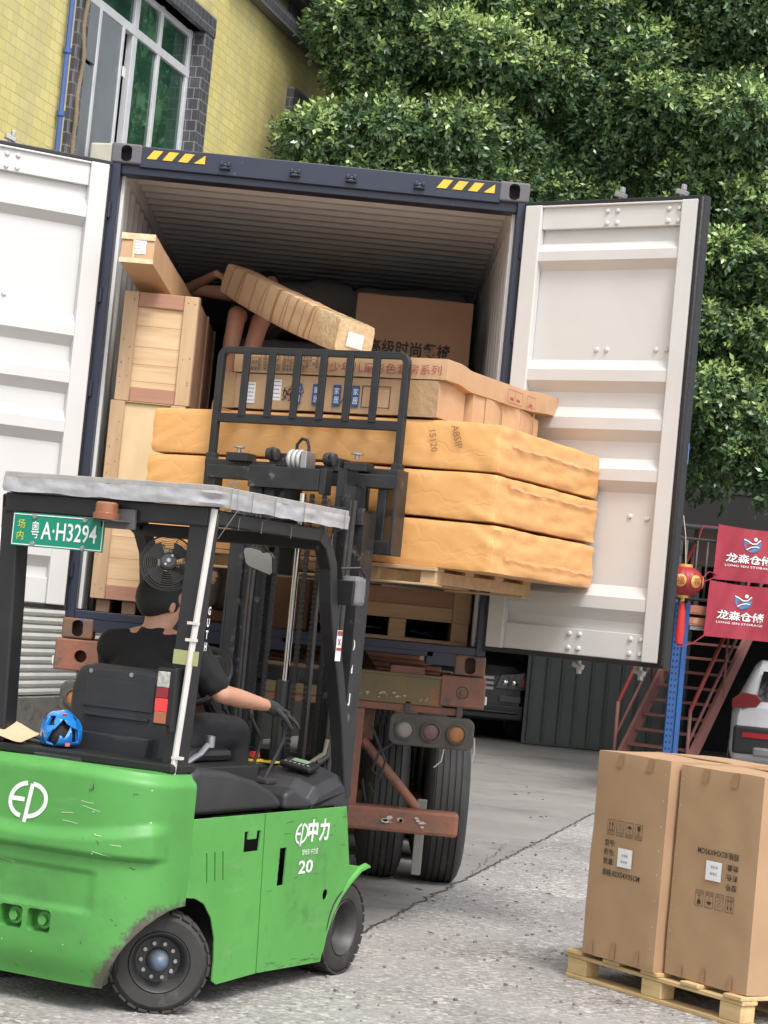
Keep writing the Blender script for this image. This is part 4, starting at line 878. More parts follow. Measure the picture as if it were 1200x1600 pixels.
# ------------------------------------------------------------------ cargo inside the container
FZ = DZ+.165
def crate(name, label, x0, y0, z0, x1, y1, z1, pm, group='wooden crates by the left container wall', cols=(woodv, woodr, woodd), railh=.085, postw=.085, bottomrail=True, legs=0, midrails=()):
    t = thing(name, label, 'wooden crate', (x0, y0, z0), group=group); w_, d_, h = x1-x0, y1-y0, z1-z0
    q = MB(); q.box(.012, .018, legs, w_-.012, d_-.012, h-.006); q.build('panel', pm, t)
    q = MB(); q.box(w_-.0125, .03, legs+.01, w_-.004, d_-.03, h-.01); q.build('side_panel', cols[2], t)
    for a in (0, w_-postw): q = MB(); q.box(a, 0, legs, a+postw, .018, h); q.build('upright', cols[0], t, .003)
    rails = [(h-railh, h)]+([(legs, legs+railh)] if bottomrail else [])+[(m_, m_+railh) for m_ in midrails]
    for a, b in rails: q = MB(); q.box(postw+.002, .001, a, w_-postw-.002, .019, b); q.build('rail', cols[1], t, .003)
    q = MB()
    for a in (0, d_*.5, d_-.09): q.box(w_-.004, a, legs, w_+.006, a+.085, h)
    q.build('side_batten', woodd, t, .003)
    if legs:
        for a in (0, w_/2-.05, w_-.1): q = MB(); q.box(a, 0, .02, a+.1, d_, legs-.001); q.build('skid', cols[0], t, .003)
        q = MB(); q.box(0, 0, 0, w_, .1, .02); q.box(0, d_-.1, 0, w_, d_, .02); q.build('bottom_board', cols[0], t)
    d = Draw(); rg = random.Random(int(z0*100)); [d.poly([(cx+.004*math.cos(k), cz+.004*math.sin(k)) for k in range(6)]) for cx, cz in [(rg.choice((.02, .06, w_-.06, w_-.02)), rg.uniform(legs+.02, h-.02)) for _ in range(18)]]
    d.build('nail_head', greyink, frame((0, 0, 0), (1, 0, 0), (0, 0, 1)), t, .001)
    if pm is woodl:
        d = Draw(); zz = legs+.12
        while zz < h-.09: d.line([(postw, zz), (w_-postw, zz+.001)], .0022); zz += rg.uniform(.085, .13)
        d.build('plank_seam', mat('seam_line', (.22, .13, .07), .9), frame((0, .012, 0), (1, 0, 0), (0, 0, 1)), t, .0012)  # thin dark lines mark the plank joints
    return t
q = thing('timber_dunnage', 'dark timber bearers under the left crate stack', 'timber', (.14, .1, FZ)); 
for i in range(3): a = MB(); a.box(.02+.15*i, 0, 0, .10+.15*i, 1.5, .075); a.build('bearer', woodd, q, .004)
crate('wooden_crate', 'lowest crate of the left stack, planked pale front with reddish bottom rail', .125, .06, FZ+.077, .555, 1.6, 2.36, woodl)
crate('wooden_crate', 'plain knotty plywood crate in the middle of the left stack', .13, .05, 2.362, .565, 1.6, 2.83, woodply, bottomrail=False, cols=(woodv, woodply, woodd), railh=.004)
crate('wooden_crate', 'topmost crate of the left stack, under the tilted long carton', .148, .05, 2.832, .583, 1.6, 3.475, woodl)
crate('wooden_crate', 'low wide crate on skids at the right of the container floor, below the orange bundles', 1.50, .30, FZ, 2.345, 2.6, 2.50, woodr, group='wooden crates on the container floor', cols=(woodp, woodp, woodd), legs=.13, postw=.10, railh=.085, bottomrail=True)
def carton(name, label, c, size, m=card, rot=(0, 0, 0), amp=.004, group=None, seed=0, bev=.010, res=.05, warp=None, tapes=True):
    t = thing(name, label, 'cardboard box', c, 0, group, rot)
    softbox((0, 0, 0), size, amp, 3.5, res, bev, None, warp, seed).build('carton_shell', m, t, weld=True)
    return t
# tilted long box on the crate top
lb = carton('long_carton', 'long narrow carton tilted up with its taped end sticking out over the left crate', (.31, .40, 3.585), (.195, 1.55, .175), card2, (R(-5.5), 0, R(-5)), seed=1)
fr = frame((-.0975, -.775, -.0875), (1, 0, 0), (0, 0, 1)); sticker_on(fr, .075, .055, .07, .09, lb, rnd=4)
d = Draw(); d.rect(0, .135, .195, .172); d.rect(0, .0, .195, .028); d.rect(.07, .028, .085, .135); d.build('tape', tapec, fr, lb, .006)
# bent long box being handed out, wrapped in tape
bb = thing('bent_long_carton', 'long carton bent and wound with brown tape, held up by the person in the container', 'cardboard box', (0, 0, 0))
A0, A1, A2 = Vector((.74, 1.05, 3.74)), Vector((1.16, .46, 3.47)), Vector((1.51, -.14, 3.295))
def bez(t): return A0*(1-t)**2+A1*2*t*(1-t)+A2*t*t
def bsec(t, hx=.13, hz=.085, e=0):
    p = bez(t); tg = (bez(min(t+.02, 1.02))-bez(t-.02)).normalized(); side = tg.cross(Vector((0, 0, 1))).normalized(); u = side.cross(tg); side = (side+u*.10).normalized()
    return p, tg, side, u
def bentbox(t0, t1, n, e, amp, seed):
    q = MB(); rings = []
    for i in range(n+1):
        t = t0+(t1-t0)*i/n; p, tg, sd_, u = bsec(t); hx, hz = .12+e, .098+e+.012*math.sin(math.pi*min(1, max(0, t))); ring_ = []
        pr = []
        for (sx, sz) in ((-1, -1), (1, -1), (1, 1), (-1, 1)):
            nx = {(-1, -1): (1, -1), (1, -1): (1, 1), (1, 1): (-1, 1), (-1, 1): (-1, -1)}[(sx, sz)]
            for k in range(6):
                f = k/6; pr.append((sx*hx+(nx[0]*hx-sx*hx)*f, sz*hz+(nx[1]*hz-sz*hz)*f))
        for a, b in pr:
            v = p+sd_*a+u*b; r_ = .94 if abs(a) > hx*.99 and abs(b) > hz*.99 else 1
            v = p+(v-p)*r_; v += (v-p).normalized()*amp*(noise.noise(v*9+Vector((seed, 0, 0)))+.5*noise.noise(v*25)); ring_.append(v)
        rings.append(ring_)
    m_ = len(rings[0]); q.add([v for r_ in rings for v in r_], [(k*m_+i, k*m_+(i+1) % m_, (k+1)*m_+(i+1) % m_, (k+1)*m_+i) for k in range(n) for i in range(m_)], 0, True)
    q.add(rings[0], [tuple(range(m_))]); q.add(rings[-1], [tuple(range(m_-1, -1, -1))]); return q
bentbox(0, 1, 44, 0, .004, 1).build('carton_shell', mat('light_cardboard', (.58, .39, .235), .75, col2=(.52, .34, .20), vs=5), bb)
for k, (t0, wd, sl) in enumerate(((.05, .010, .5), (.13, .016, .6), (.155, .007, .2), (.25, .010, .4), (.33, .008, .9), (.36, .006, .3), (.44, .022, .5), (.52, .009, .7), (.545, .007, .4), (.60, .012, .9), (.68, .008, .6), (.735, .016, 1.0), (.775, .007, .5))):
    a = bentbox(t0, t0+wd, 3, .0012, .004, 1); dr_ = (bez(t0+.05)-bez(t0)).normalized(); zc = bez(t0).z
    a.v = [tuple(Vector(v)+dr_*(sl-.1)*.32*(Vector(v).z-zc)) for v in a.v]; a.build('tape_band', tape, bb)
bentbox(.83, 1.002, 10, .003, .005, 9).build('end_wrap', tapec, bb)
p, tg, sd_, u = bsec(1.0); fr = frame(p-sd_*.0+tg*.012, sd_, u)
sticker_on(fr, -.055, -.05, .11, .085, bb, rows=6, rnd=8)

# stacks further in
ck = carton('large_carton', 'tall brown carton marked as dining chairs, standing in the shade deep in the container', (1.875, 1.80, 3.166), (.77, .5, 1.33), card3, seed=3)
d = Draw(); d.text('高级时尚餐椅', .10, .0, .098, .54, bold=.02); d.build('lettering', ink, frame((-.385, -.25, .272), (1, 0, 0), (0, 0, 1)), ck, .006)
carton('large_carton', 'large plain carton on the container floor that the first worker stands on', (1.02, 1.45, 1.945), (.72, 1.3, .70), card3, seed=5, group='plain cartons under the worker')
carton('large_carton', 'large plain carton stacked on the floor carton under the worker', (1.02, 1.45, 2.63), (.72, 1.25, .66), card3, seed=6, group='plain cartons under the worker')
k = 0
for x, lx in ((1.05, 'left'), (1.85, 'right')):
    for j, z in enumerate((1.97, 2.64, 3.30, 3.86)):
        h = .74 if j < 3 else .46
        t = thing('fabric_bundle', ['bottom', 'second lowest', 'third', 'topmost'][j]+' grey fabric bundle of the '+lx+' pile deep in the container', 'bundle', (x, 3.3, z+.02), group='grey fabric bundles deep inside')
        softbox((0, 0, 0), (.86, 1.0, h-.08), .05, 3, .06, .13, None, None, k).build('wrapped_cloth', greyf, t, weld=True); k += 1

# ------------------------------------------------------------------ forklift (local x = its right side, y = forward)
FO = Vector((1.285, -1.704, 0)); FR = -R(27)
fk = thing('forklift', 'green electric forklift with black mast, silver sheeted roof and driver aboard, lifting the load', 'forklift', FO, FR)
FM = Matrix.Translation(FO) @ Matrix.Rotation(FR, 4, 'Z')
def fb(name, boxes, m, bevel=.006, parent=fk):
    q = MB(); [q.box(*b) for b in boxes]; return q.build(name, m, parent, bevel)
# counterweight: a grid over the rounded rear, creased like the casting
def cw_outline(t):
    n = 3.6; c, s = math.cos(t), math.sin(t)
    return (.55*math.copysign(abs(c)**(2/n), c), -1.575-.355*abs(s)**(2/n))
def cw_off(X, z):
    o = 0
    zr = .705+.06*min(1, abs(X)/.5)**2; zA = .645
    if abs(X) < .55:
        ef = smooth(.548, .50, abs(X))
        o += .030*smooth(zr+.035, zr-.02, z)*ef          # ridge swells out below the line
        o -= .034*smooth(zA+.012, zA-.012, z)*ef                # and steps in under the bumper line
    if abs(X) < .33: o -= .014*smooth(.585, .565, z)*smooth(.33, .28, abs(X))*smooth(.40, .43, z)
    o -= .05*smooth(.30, .09, z)**2
    return o
NU, NV = 150, 96
def cw_pt(u, v):
    t = -math.pi*u; X, Y = cw_outline(t)
    z = .11+.88*v+ .022*(1-(X/.55)**2)*smooth(.6, 1, v)
    rnd = smooth(.93, 1, v)**2*.035
    nrm = Vector((X*1.0, (Y+1.575)*1.6, 0)); nrm = nrm.normalized() if nrm.length > 1e-6 else Vector((math.copysign(1, X), 0, 0))
    o = cw_off(X, z)*smooth(-1.575, -1.70, Y)-rnd-.006*(1-0)*0
    return Vector((X, Y, z))+nrm*o
q = MB(); q.grid(NU, NV, cw_pt)
topring = [i+NV*(NU+1) for i in range(NU+1)]; botring = list(range(NU+1))
q.f.append(topring); q.m.append(0); q.s.append(False); q.f.append(botring[::-1]); q.m.append(0); q.s.append(False)
front = [j*(NU+1) for j in range(NV+1)]+[j*(NU+1)+NU for j in range(NV, -1, -1)]
q.f.append(front); q.m.append(0); q.s.append(False)
cwm = mat('green_casting_paint', (.075, .285, .058), .5, col2=(.062, .235, .048), vs=2.4,
          spots=[((.05, .14, .042), 1.7, .55, .80), ((.16, .30, .13), (2, 2, 9), .60, .85), ((.026, .035, .026), (16, 16, 6), .69, .73), ((.30, .46, .24), (3, 3, 30), .72, .77), ((.05, .16, .05), 3.5, .60, .76), ((.20, .11, .08), 30, .76, .79)], bump=.12, bs=14)
cw = q.build('counterweight', cwm, fk)
def add_wear(m):      # paint scraped down to bare casting along the lower edge of each wheel arch
    n = m.node_tree.nodes; l = m.node_tree.links; b = n['Principled BSDF']; src = b.inputs['Base Color'].links[0].from_socket
    tc = n.new('ShaderNodeTexCoord'); ab = n.new('ShaderNodeVectorMath'); ab.operation = 'ABSOLUTE'; l.new(tc.outputs['Object'], ab.inputs[0])
    sb = n.new('ShaderNodeVectorMath'); sb.operation = 'SUBTRACT'; sb.inputs[1].default_value = (.66, 1.60, .03); l.new(ab.outputs[0], sb.inputs[0])
    dv = n.new('ShaderNodeVectorMath'); dv.operation = 'DIVIDE'; dv.inputs[1].default_value = (.37, .46, .44); l.new(sb.outputs[0], dv.inputs[0])
    ln_ = n.new('ShaderNodeVectorMath'); ln_.operation = 'LENGTH'; l.new(dv.outputs[0], ln_.inputs[0])
    nz = n.new('ShaderNodeTexNoise'); nz.inputs['Scale'].default_value = 34; nz.inputs['Detail'].default_value = 8; nz.inputs['Roughness'].default_value = .75; l.new(tc.outputs['Object'], nz.inputs['Vector'])
    n2 = n.new('ShaderNodeTexNoise'); n2.inputs['Scale'].default_value = 5; l.new(tc.outputs['Object'], n2.inputs['Vector'])
    a1 = n.new('ShaderNodeMath'); a1.operation = 'MULTIPLY_ADD'; a1.inputs[1].default_value = -.42; l.new(nz.outputs[0], a1.inputs[0]); l.new(ln_.outputs['Value'], a1.inputs[2])
    a2 = n.new('ShaderNodeMath'); a2.operation = 'MULTIPLY_ADD'; a2.inputs[1].default_value = -.30; l.new(n2.outputs[0], a2.inputs[0]); l.new(a1.outputs[0], a2.inputs[2])
    q_ = n.new('ShaderNodeMapRange'); q_.inputs[1].default_value = .735; q_.inputs[2].default_value = .64; l.new(a2.outputs[0], q_.inputs[0])
    mx = n.new('ShaderNodeMix'); mx.data_type = 'RGBA'; mx.inputs[7].default_value = (.075, .065, .055, 1); l.new(q_.outputs[0], mx.inputs[0]); l.new(src, mx.inputs[6]); l.new(mx.outputs[2], b.inputs['Base Color'])
add_wear(cwm)
def ell(c, r):
    bm = bmesh.new(); bmesh.ops.create_uvsphere(bm, u_segments=40, v_segments=24, radius=1); bmesh.ops.transform(bm, matrix=Matrix.Translation(c) @ Matrix.Diagonal((*r, 1)), verts=bm.verts)
    me = bpy.data.meshes.new('e'); bm.to_mesh(me); bm.free(); return link(bpy.data.objects.new('e', me), fk)
cts = [ell((sx*.66, -1.60, .03), (.37, .46, .44)) for sx in (-1, 1)]
for x0, x1 in ((-.128, -.012), (.012, .128)):
    c = MB(); c.box(x0, -2.1, .30, x1, -1.85, .395); cts.append(c.build('c', cwm, fk, .02, 3)); bake(cts[-1])
bpy.context.view_layer.update(); cut(cw, cts)
for p in cw.data.polygons: p.use_smooth = len(p.vertices) == 4 and p.area < .001
# paint worn off along the wheel arch edge
for sx in (-1, 1):
    x = sx*.072; q = MB(); q.cyl((x, -1.86, .348), (x, -1.885, .348), .036, n=24); q.cyl((x, -1.88, .348), (x, -1.905, .348), .022, n=6, sm=False); q.build('counterweight_bolt', green, cw, .002)
d = Draw(); ep_logo(d, -.125, .755, .150)
def onrear(v): # wrap flat drawing on the casting
    x, z = v[0], v[1]; best = None
    t = math.acos(max(-1, min(1, math.copysign((abs(x)/.55)**(3.6/2), x)))); X, Y = cw_outline(-t)
    return (x, z, -(Y+(-cw_off(x, z)))-.001)
q_ = d; me_fr = frame((0, 0, 0), (1, 0, 0), (0, 0, 1)); q_.build('emblem', whitel, me_fr, cw, .004, onrear)
d = Draw(); rg = random.Random(9)
def scratch(d, x, z, L_, w_, ang): d.line([(x, z), (x+L_*.5*math.cos(ang), z+L_*.5*math.sin(ang)+rg.uniform(-.004, .004)), (x+L_*math.cos(ang), z+L_*math.sin(ang))], w_)
for (x, z) in ((.22, .86), (.23, .84), (.31, .665), (-.15, .58), (.38, .70), (.30, .735), (.13, .80), (.14, .77)): scratch(d, x, z, rg.uniform(.03, .09), .0028, rg.uniform(-.2, .1))
[d.poly([(cx+.005*rg.uniform(.4, 1.4)*math.cos(k*1.05), cz+.004*rg.uniform(.4, 1.4)*math.sin(k*1.05)) for k in range(6)]) for cx, cz in ((.50, .80), (.51, .77), (.495, .93), (.31, .655), (.445, .68), (.28, .82), (.05, .22), (-.1, .25), (.2, .27))]; d.build('pale_scratch', mat('pale_scratch', (.42, .58, .36), .6), me_fr, cw, .003, onrear)
d = Draw()
for i in range(26):
    x = rg.choice((rg.gauss(.30, .018), rg.gauss(.44, .015), rg.uniform(-.3, .48))); z = rg.uniform(.16, .93) if x > .25 else rg.uniform(.14, .30); scratch(d, x, z, rg.uniform(.004, .022), rg.uniform(.001, .003), rg.uniform(-1.9, 0))
d.build('dark_scuff', mat('dark_scuff', (.035, .05, .03), .8), me_fr, cw, .0028, onrear)
q = MB(); q.prism([(-.10, -1.83), (-.09, -1.85), (.12, -1.85), (.13, -1.83), (.12, -1.80), (-.09, -1.80)], 'z', 1.004, 1.018); q.build('cap_plate', plast, cw)
fb('deck_cover', [(-.50, -1.70, .99, .50, -1.52, 1.032), (-.38, -1.6, .9, .38, -.75, 1.0)], plastd, .01)
# side panels with wheel arches
rearp = [(-1.572, .808), (-1.572, .482), (-1.50, .474), (-1.42, .445), (-1.35, .38), (-1.305, .29), (-1.29, .19), (-1.29, .107), (-1.25, .088), (-.907, .098), (-.962, .808)]
frontp = [(-.952, .808), (-.897, .098), (-.285, .084), (-.272, .121), (-.25, .20), (-.198, .295), (-.13, .37), (-.052, .435), (.033, .485), (.10, .499), (.143, .500), (.143, .512), (.09, .514), (.0, .507), (-.073, .525), (-.16, .808)]
for sx in (-1, 1):
    a, b = (.543, .55) if sx > 0 else (-.55, -.543)
    q = MB(); q.prism(rearp, 'x', a, b); p1 = q.build('side_panel', green, fk, .0015)
    q = MB(); q.prism(frontp, 'x', a, b); p2 = q.build('side_panel', green, fk, .0015)
    # flared lip of the front fender
    lip = [(-.272, .121), (-.25, .20), (-.198, .295), (-.13, .37), (-.052, .435), (.033, .485), (.10, .497), (.128, .499)]
    q = MB(); n = len(lip)
    q.add([(sx*.545, y, z) for y, z in lip]+[(sx*(.551+.016*smooth(.35, .5, z)), y+.006, z+.002) for y, z in lip]+[(sx*(.551+.014*smooth(.35, .5, z)), y-.004, z+.012) for y, z in lip]+[(sx*.545, y-.012, z+.022) for y, z in lip],
          [(k*n+i, k*n+i+1, (k+1)*n+i+1, (k+1)*n+i) for k in range(3) for i in range(n-1)], 0, True)
    q.build('fender_lip', green, p2)
    # cut the slots and recesses
    cs = []
    for i in range(3):
        y = -1.44+i*.068; c = MB(); c.prism([(y-.005, .66), (y+.005, .66), (y+.028, .535), (y+.018, .535)], 'x', sx*.50, sx*.57); cs.append(c.build('c', green, fk))
    c = MB(); c.prism([(-1.13, .735), (-1.095, .735), (-1.095, .70), (-1.02, .70), (-1.02, .735), (-.985, .735), (-.99, .645), (-1.125, .645)], 'x', sx*.53, sx*.57); cs.append(c.build('c', green, fk))
    bpy.context.view_layer.update(); bake(p1); cut(p1, cs)
    cs = []
    c = MB(); c.box(min(sx*.50, sx*.57), -.79, .475, max(sx*.50, sx*.57), -.725, .645); cs.append(c.build('c', green, fk))
    c = MB(); c.cyl((sx*.5, -.30, .40), (sx*.57, -.30, .40), .026); cs.append(c.build('c', green, fk))
    bpy.context.view_layer.update(); bake(p2); cut(p2, cs)
    q = MB(); [q.lathe([(.010, -.008), (.014, 0), (.010, .008), (.010, -.008)], (sx*.522, -.757, z), (1, 0, 0), 14) for z in (.60, .575, .55, .505)]; q.build('latch_chain', steel, p2)
    q = MB(); q.box(min(sx*.545, sx*.553), -1.12, .62, max(sx*.545, sx*.553), -.9, .628)
    fb('arch_liner', [(min(sx*.30, sx*.505), -1.30, .12, max(sx*.30, sx*.54), -1.27, .5)], plastd, 0)
frs = frame((.55, 0, 0), (0, 1, 0), (0, 0, 1))
p2r = [o for o in fk.children if o.name.startswith('side_panel')][1]
d = Draw(); ep_logo(d, -.655, .655, .092); d.text('中', -.542, .658, .105, .10, bold=.04); d.text('力', -.425, .655, .105, .10, bold=.04)
d.text('锂电车·中力造', -.58, .60, .028, .16); d.text('20', -.60, .515, .062, .14, bold=.02)
d.build('lettering', whitel, frs, p2r, .003)
d = Draw(); rg = random.Random(2)
for i in range(12): y = rg.uniform(-.9, -.1); z = rg.uniform(.45, .79); scratch(d, y, z, rg.uniform(.005, .09), .0018, rg.uniform(-.1, .15))
for i in range(16): y = rg.uniform(-.85, -.32); z = .098+abs(rg.gauss(0, .02)); scratch(d, y, z, rg.uniform(.02, .08), rg.uniform(.0012, .003), rg.uniform(-.05, .08))
d.build('dark_scuff', MATS['dark_scuff'], frs, p2r, .0012)
fb('chassis', [(-.455, -1.26, .16, .455, -.32, .80), (-.30, -1.7, .2, .30, -1.2, .75), (-.33, -.32, .2, .33, .05, .8)], plastd, .01)
fb('fender_top', [(-.548, -.16, .49, -.3, .13, .50), (.3, -.16, .49, .548, .13, .50)], green, .003)
# black plastic covers
def cover(sx):
    q = MB(); prof = [(-1.565, .812), (-1.565, .99), (-1.50, 1.012), (-1.25, .995), (-1.0, .95), (-.86, .905), (-.76, .86), (-.738, .812)]
    a, b = sorted((sx*.30, sx*.515)); q.prism(prof, 'x', a, b); q.build('side_cover', plast, fk, .028, 4)
    prof = [(-.735, .812), (-.73, .885), (-.66, .905), (-.56, .865), (-.47, .845), (-.44, .80)]
    a, b = sorted((sx*.30, sx*.525)); q = MB(); q.prism(prof, 'x', a, b); q.build('console_step', plast, fk, .02, 4)
    q = MB(); vs = []
    for x, dz in ((.20, .03), (.40, .02), (.50, -.01), (.528, -.06)):
        vs.append([(sx*x, y, z+(dz if z > .83 else 0)) for y, z in ((-.50, .812), (-.49, .86), (-.42, .915), (-.20, .965), (-.10, .94), (-.085, .812))])
    n = 6; q.add([p for s in vs for p in s], [(k*n+i, k*n+(i+1) % n, (k+1)*n+(i+1) % n, (k+1)*n+i) for k in range(3) for i in range(n)]+[tuple(range(n)), tuple(range(4*n-1, 3*n-1, -1))])
    return q.build('dashboard', plast, fk, .02, 4)
cover(-1); dash = cover(1)
# display, sticker, stop button and levers on the console
dfr = frame((.365, -.33, .975), (1, -.0, -.12), (0, 1, .22))
q = MB(); q.box(-.085, -.055, .0, .085, .055, .028); q.xf(dfr); dp = q.build('display_unit', plastd, fk, .012, 3)
d = Draw(); d.rect(-.045, -.008, .045, .035); d.build('screen', mat('lcd_green', (.20, .32, .20), .2), dfr, dp, .030)
d = Draw(); [d.poly([(x+.007*math.cos(a*.8), -.030+.006*math.sin(a*.8)) for a in range(8)]) for x in (-.06, -.036, -.012, .012, .036, .06)]; d.build('button_row', mat('grey_button', (.35, .35, .37), .4), dfr, dp, .030)
q = MB(); q.box(.16, -.36, .975, .235, -.25, .9805); q.xf(Matrix.Translation((.0, .0, .004))); ys = q.build('warning_sticker', mat('yellow_sticker', (.70, .52, .05), .5), dash)
d = Draw(); [d.rect(.17, -.35+.02*i, .22-.01*(i % 2), -.343+.02*i) for i in range(5)]; d.build('print', ink, Matrix.Translation((0, 0, .987)), ys, 0)
q = MB(); q.cyl((.10, -.30, .96), (.10, -.30, .995), .014); q.cyl((.10, -.30, .995), (.10, -.30, 1.02), .028, .024); q.build('stop_button', mat('stop_red', (.40, .03, .03), .4), fk)
q = MB(); q.cyl((.10, -.30, .975), (.10, -.30, .985), .045); q.build('stop_collar', MATS['yellow_sticker'], fk)
fb('console_panel', [(-.02, -.50, .90, .20, -.12, .972)], plast, .012)
for (b0, m0, t0) in (((.33, -.60, .92), (.345, -.48, 1.10), (.33, -.46, 1.18)), ((.24, -.58, .92), (.24, -.50, 1.10), (.18, -.52, 1.20)), ((.15, -.58, .92), (.15, -.52, 1.08), (.08, -.60, 1.23)), ((.10, -.60, .92), (.09, -.56, 1.08), (.04, -.66, 1.25))):
    q = MB(); q.tube([b0, m0, t0], .0085, 8); q.lathe([(0, -.02), (.014, -.012), (.017, .01), (.010, .028), (0, .03)], t0, (0, 0, 1), 12); q.build('lever', plastd, fk)
fb('lever_boot', [(.05, -.64, .90, .37, -.54, .93)], rubber, .01)
# seat
q = MB(); bk = [(-.255, 1.0), (-.262, 1.15), (-.258, 1.30), (-.225, 1.385), (-.15, 1.40), (.15, 1.40), (.225, 1.385), (.258, 1.30), (.262, 1.15), (.255, 1.0), (.20, .965), (-.20, .965)]
seat = thing('seat', None, None); seat.parent = fk; del seat
seat = [o for o in fk.children if o.name.startswith('seat')][-1]
q.prism(bk, 'y', -1.385, -1.30); q.build('seat_shell', plast, seat, .03, 4)
q = MB(); q.prism([(-.235, 1.06), (-.235, 1.30), (-.2, 1.37), (.2, 1.37), (.235, 1.30), (.235, 1.06)], 'y', -1.30, -1.235); q.build('back_cushion', mat('black_vinyl', (.02, .02, .022), .45), seat, .025, 4)
q = MB(); q.box(-.165, -1.398, 1.17, .165, -1.384, 1.185); q.prism([(-.18, .985), (-.20, 1.10), (.20, 1.10), (.18, .985)], 'y', -1.43, -1.38); q.box(-.18, -1.392, 1.21, .18, -1.386, 1.335); q.build('seat_pocket', plast, seat, .008)
q = MB(); [q.cyl((x, -1.39, 1.365), (x, -1.378, 1.365), .010, n=12) for x in (-.155, .055)]; q.build('seat_screw', steel, seat)
fb('seat_base', [(-.26, -1.34, 1.0, .26, -.78, 1.06)], MATS['black_vinyl'], .03, seat)
q = MB(); q.tube([(.26, -1.2, 1.0), (.27, -1.1, 1.04), (.27, -1.04, 1.08)], .014); q.lathe([(0, 0), (.02, .0), (.02, .05), (0, .055)], (.275, -1.03, 1.07), (0, 0, 1), 12); q.build('seat_belt_buckle', steel, seat)
# guard
def sqtube(name, pts, w_, m=blackp, parent=fk): q = MB(); q.tube(pts, w_*.7071, 4, sm=False); return q.build(name, m, parent, .006)
for sx in (-1, 1):
    q = MB(); q.prism([(sx*.415+(.03 if sx < 0 else 0), .97), (sx*.495+(.03 if sx < 0 else 0), .97), (sx*.53, 2.10), (sx*.435, 2.10)], 'y', -1.66, -1.57); q.build('rear_pillar', blackp, fk, .008)
    sqtube('side_beam', [(sx*.495, -1.66, 2.07), (sx*.495, -.62, 2.07)], .062)
    sqtube('front_pillar', [(sx*.495, -.64, 2.068), (sx*.495, -.56, 2.03), (sx*.495, -.49, 1.93), (sx*.495, -.455, 1.78), (sx*.495, -.40, 1.62), (sx*.495, -.31, 1.42), (sx*.495, -.22, 1.20), (sx*.495, -.11, .84)], .068)
fb('guard_beam', [(-.50, -1.675, 2.025, .53, -1.585, 2.108)], blackp); fb('guard_beam', [(-.5, -.62, 2.0, .5, -.56, 2.06)], blackp)
for y in (-1.35, -1.1, -.85): fb('guard_bar', [(-.49, y, 2.06, .49, y+.03, 2.095)], blackp)
# roof sheeting
t_ = MB()
def roofpt(u, v): x = -.58+1.16*u; y = -1.72+1.33*v; return Vector((x, y, 2.185+.004*noise.noise(Vector((x*4, y*4, 0)))))
t_.box(-.483, -1.722, 2.170, .583, -.497, 2.196); rb_ = t_.build('roof_board', foilb, fk, .003)
def skirt(pts_n, n):
    q = MB(); per = [(-.485, -.495), (-.485, -1.725), (.585, -1.725), (.585, -.495)]; P = []
    for a, b in zip(per[:-1], per[1:]):
        k = int(math.dist(a, b)/.02)
        for i in range(k): P.append((a[0]+(b[0]-a[0])*i/k, a[1]+(b[1]-a[1])*i/k))
    P.append(per[-1]); R_ = 6; vs = []
    for j in range(R_+1):
        z = 2.173-.063*j/R_
        for i, (x, y) in enumerate(P):
            o = .006*noise.noise(Vector((x*11, y*11, z*40)))+.004*noise.noise(Vector((x*30, y*30, z*10)))+(.012*math.exp(-((x-.585)**2+(y+1.725)**2)/.004))*math.sin(z*140)
            nx = (1 if x > .58 else (-1 if x < -.48 else 0)); ny = -1 if abs(y+1.725) < 1e-6 else 0
            vs.append((x+nx*o, y+ny*o, z+.006*noise.noise(Vector((x*9, y*9, 5)))*(j == R_)))
    n = len(P); q.add(vs, [(j*n+i, j*n+i+1, (j+1)*n+i+1, (j+1)*n+i) for j in range(R_) for i in range(n-1)], 0, True); return q
skirt(0, 0).build('silver_skirt', foil, rb_)
q = MB()
for y in (-1.6, -1.42, -1.22, -.95, -.55): q.tube([(.592, y, 2.19), (.594, y-.004, 2.11), (.536, y, 2.085), (.534, y, 2.03)], .0022, 5)
q.tube([(.592, -1.55, 2.2), (.60, -1.56, 2.1), (.545, -1.60, 1.98)], .0016, 5); q.tube([(.55, -1.5, 2.20), (.50, -1.47, 2.225), (.53, -1.44, 2.235)], .004, 5)
q.build('tie_wire', mat('tie_wire', (.22, .22, .22), .5, .5), rb_)
q = MB(); q.tube([(.555, -1.665, 2.10), (.515, -1.672, 1.5), (.50, -1.675, 1.22), (.485, -1.675, .98)], .014, 8); pv = q.build('white_conduit', mat('old_white_plastic', (.60, .57, .54), .5), fk)
q = MB(); [q.obox((.505+.02*(z-1.2), -1.675, z), (.045, .028, .012), (0, 0, 0)) for z in (1.06, 1.55, 1.62)]; q.build('conduit_clip', MATS['old_white_plastic'], pv)
q = MB(); q.obox((.49, -1.67, 1.475), (.115, .012, .06), (0, .02, 0)); q.build('clear_tape_wrap', mat('yellowed_tape', (.34, .36, .16), .25), fk)
# white letters down the pillar's outer face
d = Draw()
for i, ch in enumerate('GUTH'):
    d.text(ch, -1.665+.036, 1.66-.05*i, .036, .020, bold=.03)
d.build('pillar_lettering', whitel, frame((.512, 0, 0), (0, 1, 0), (0.02, 0, 1)), fk, .006)
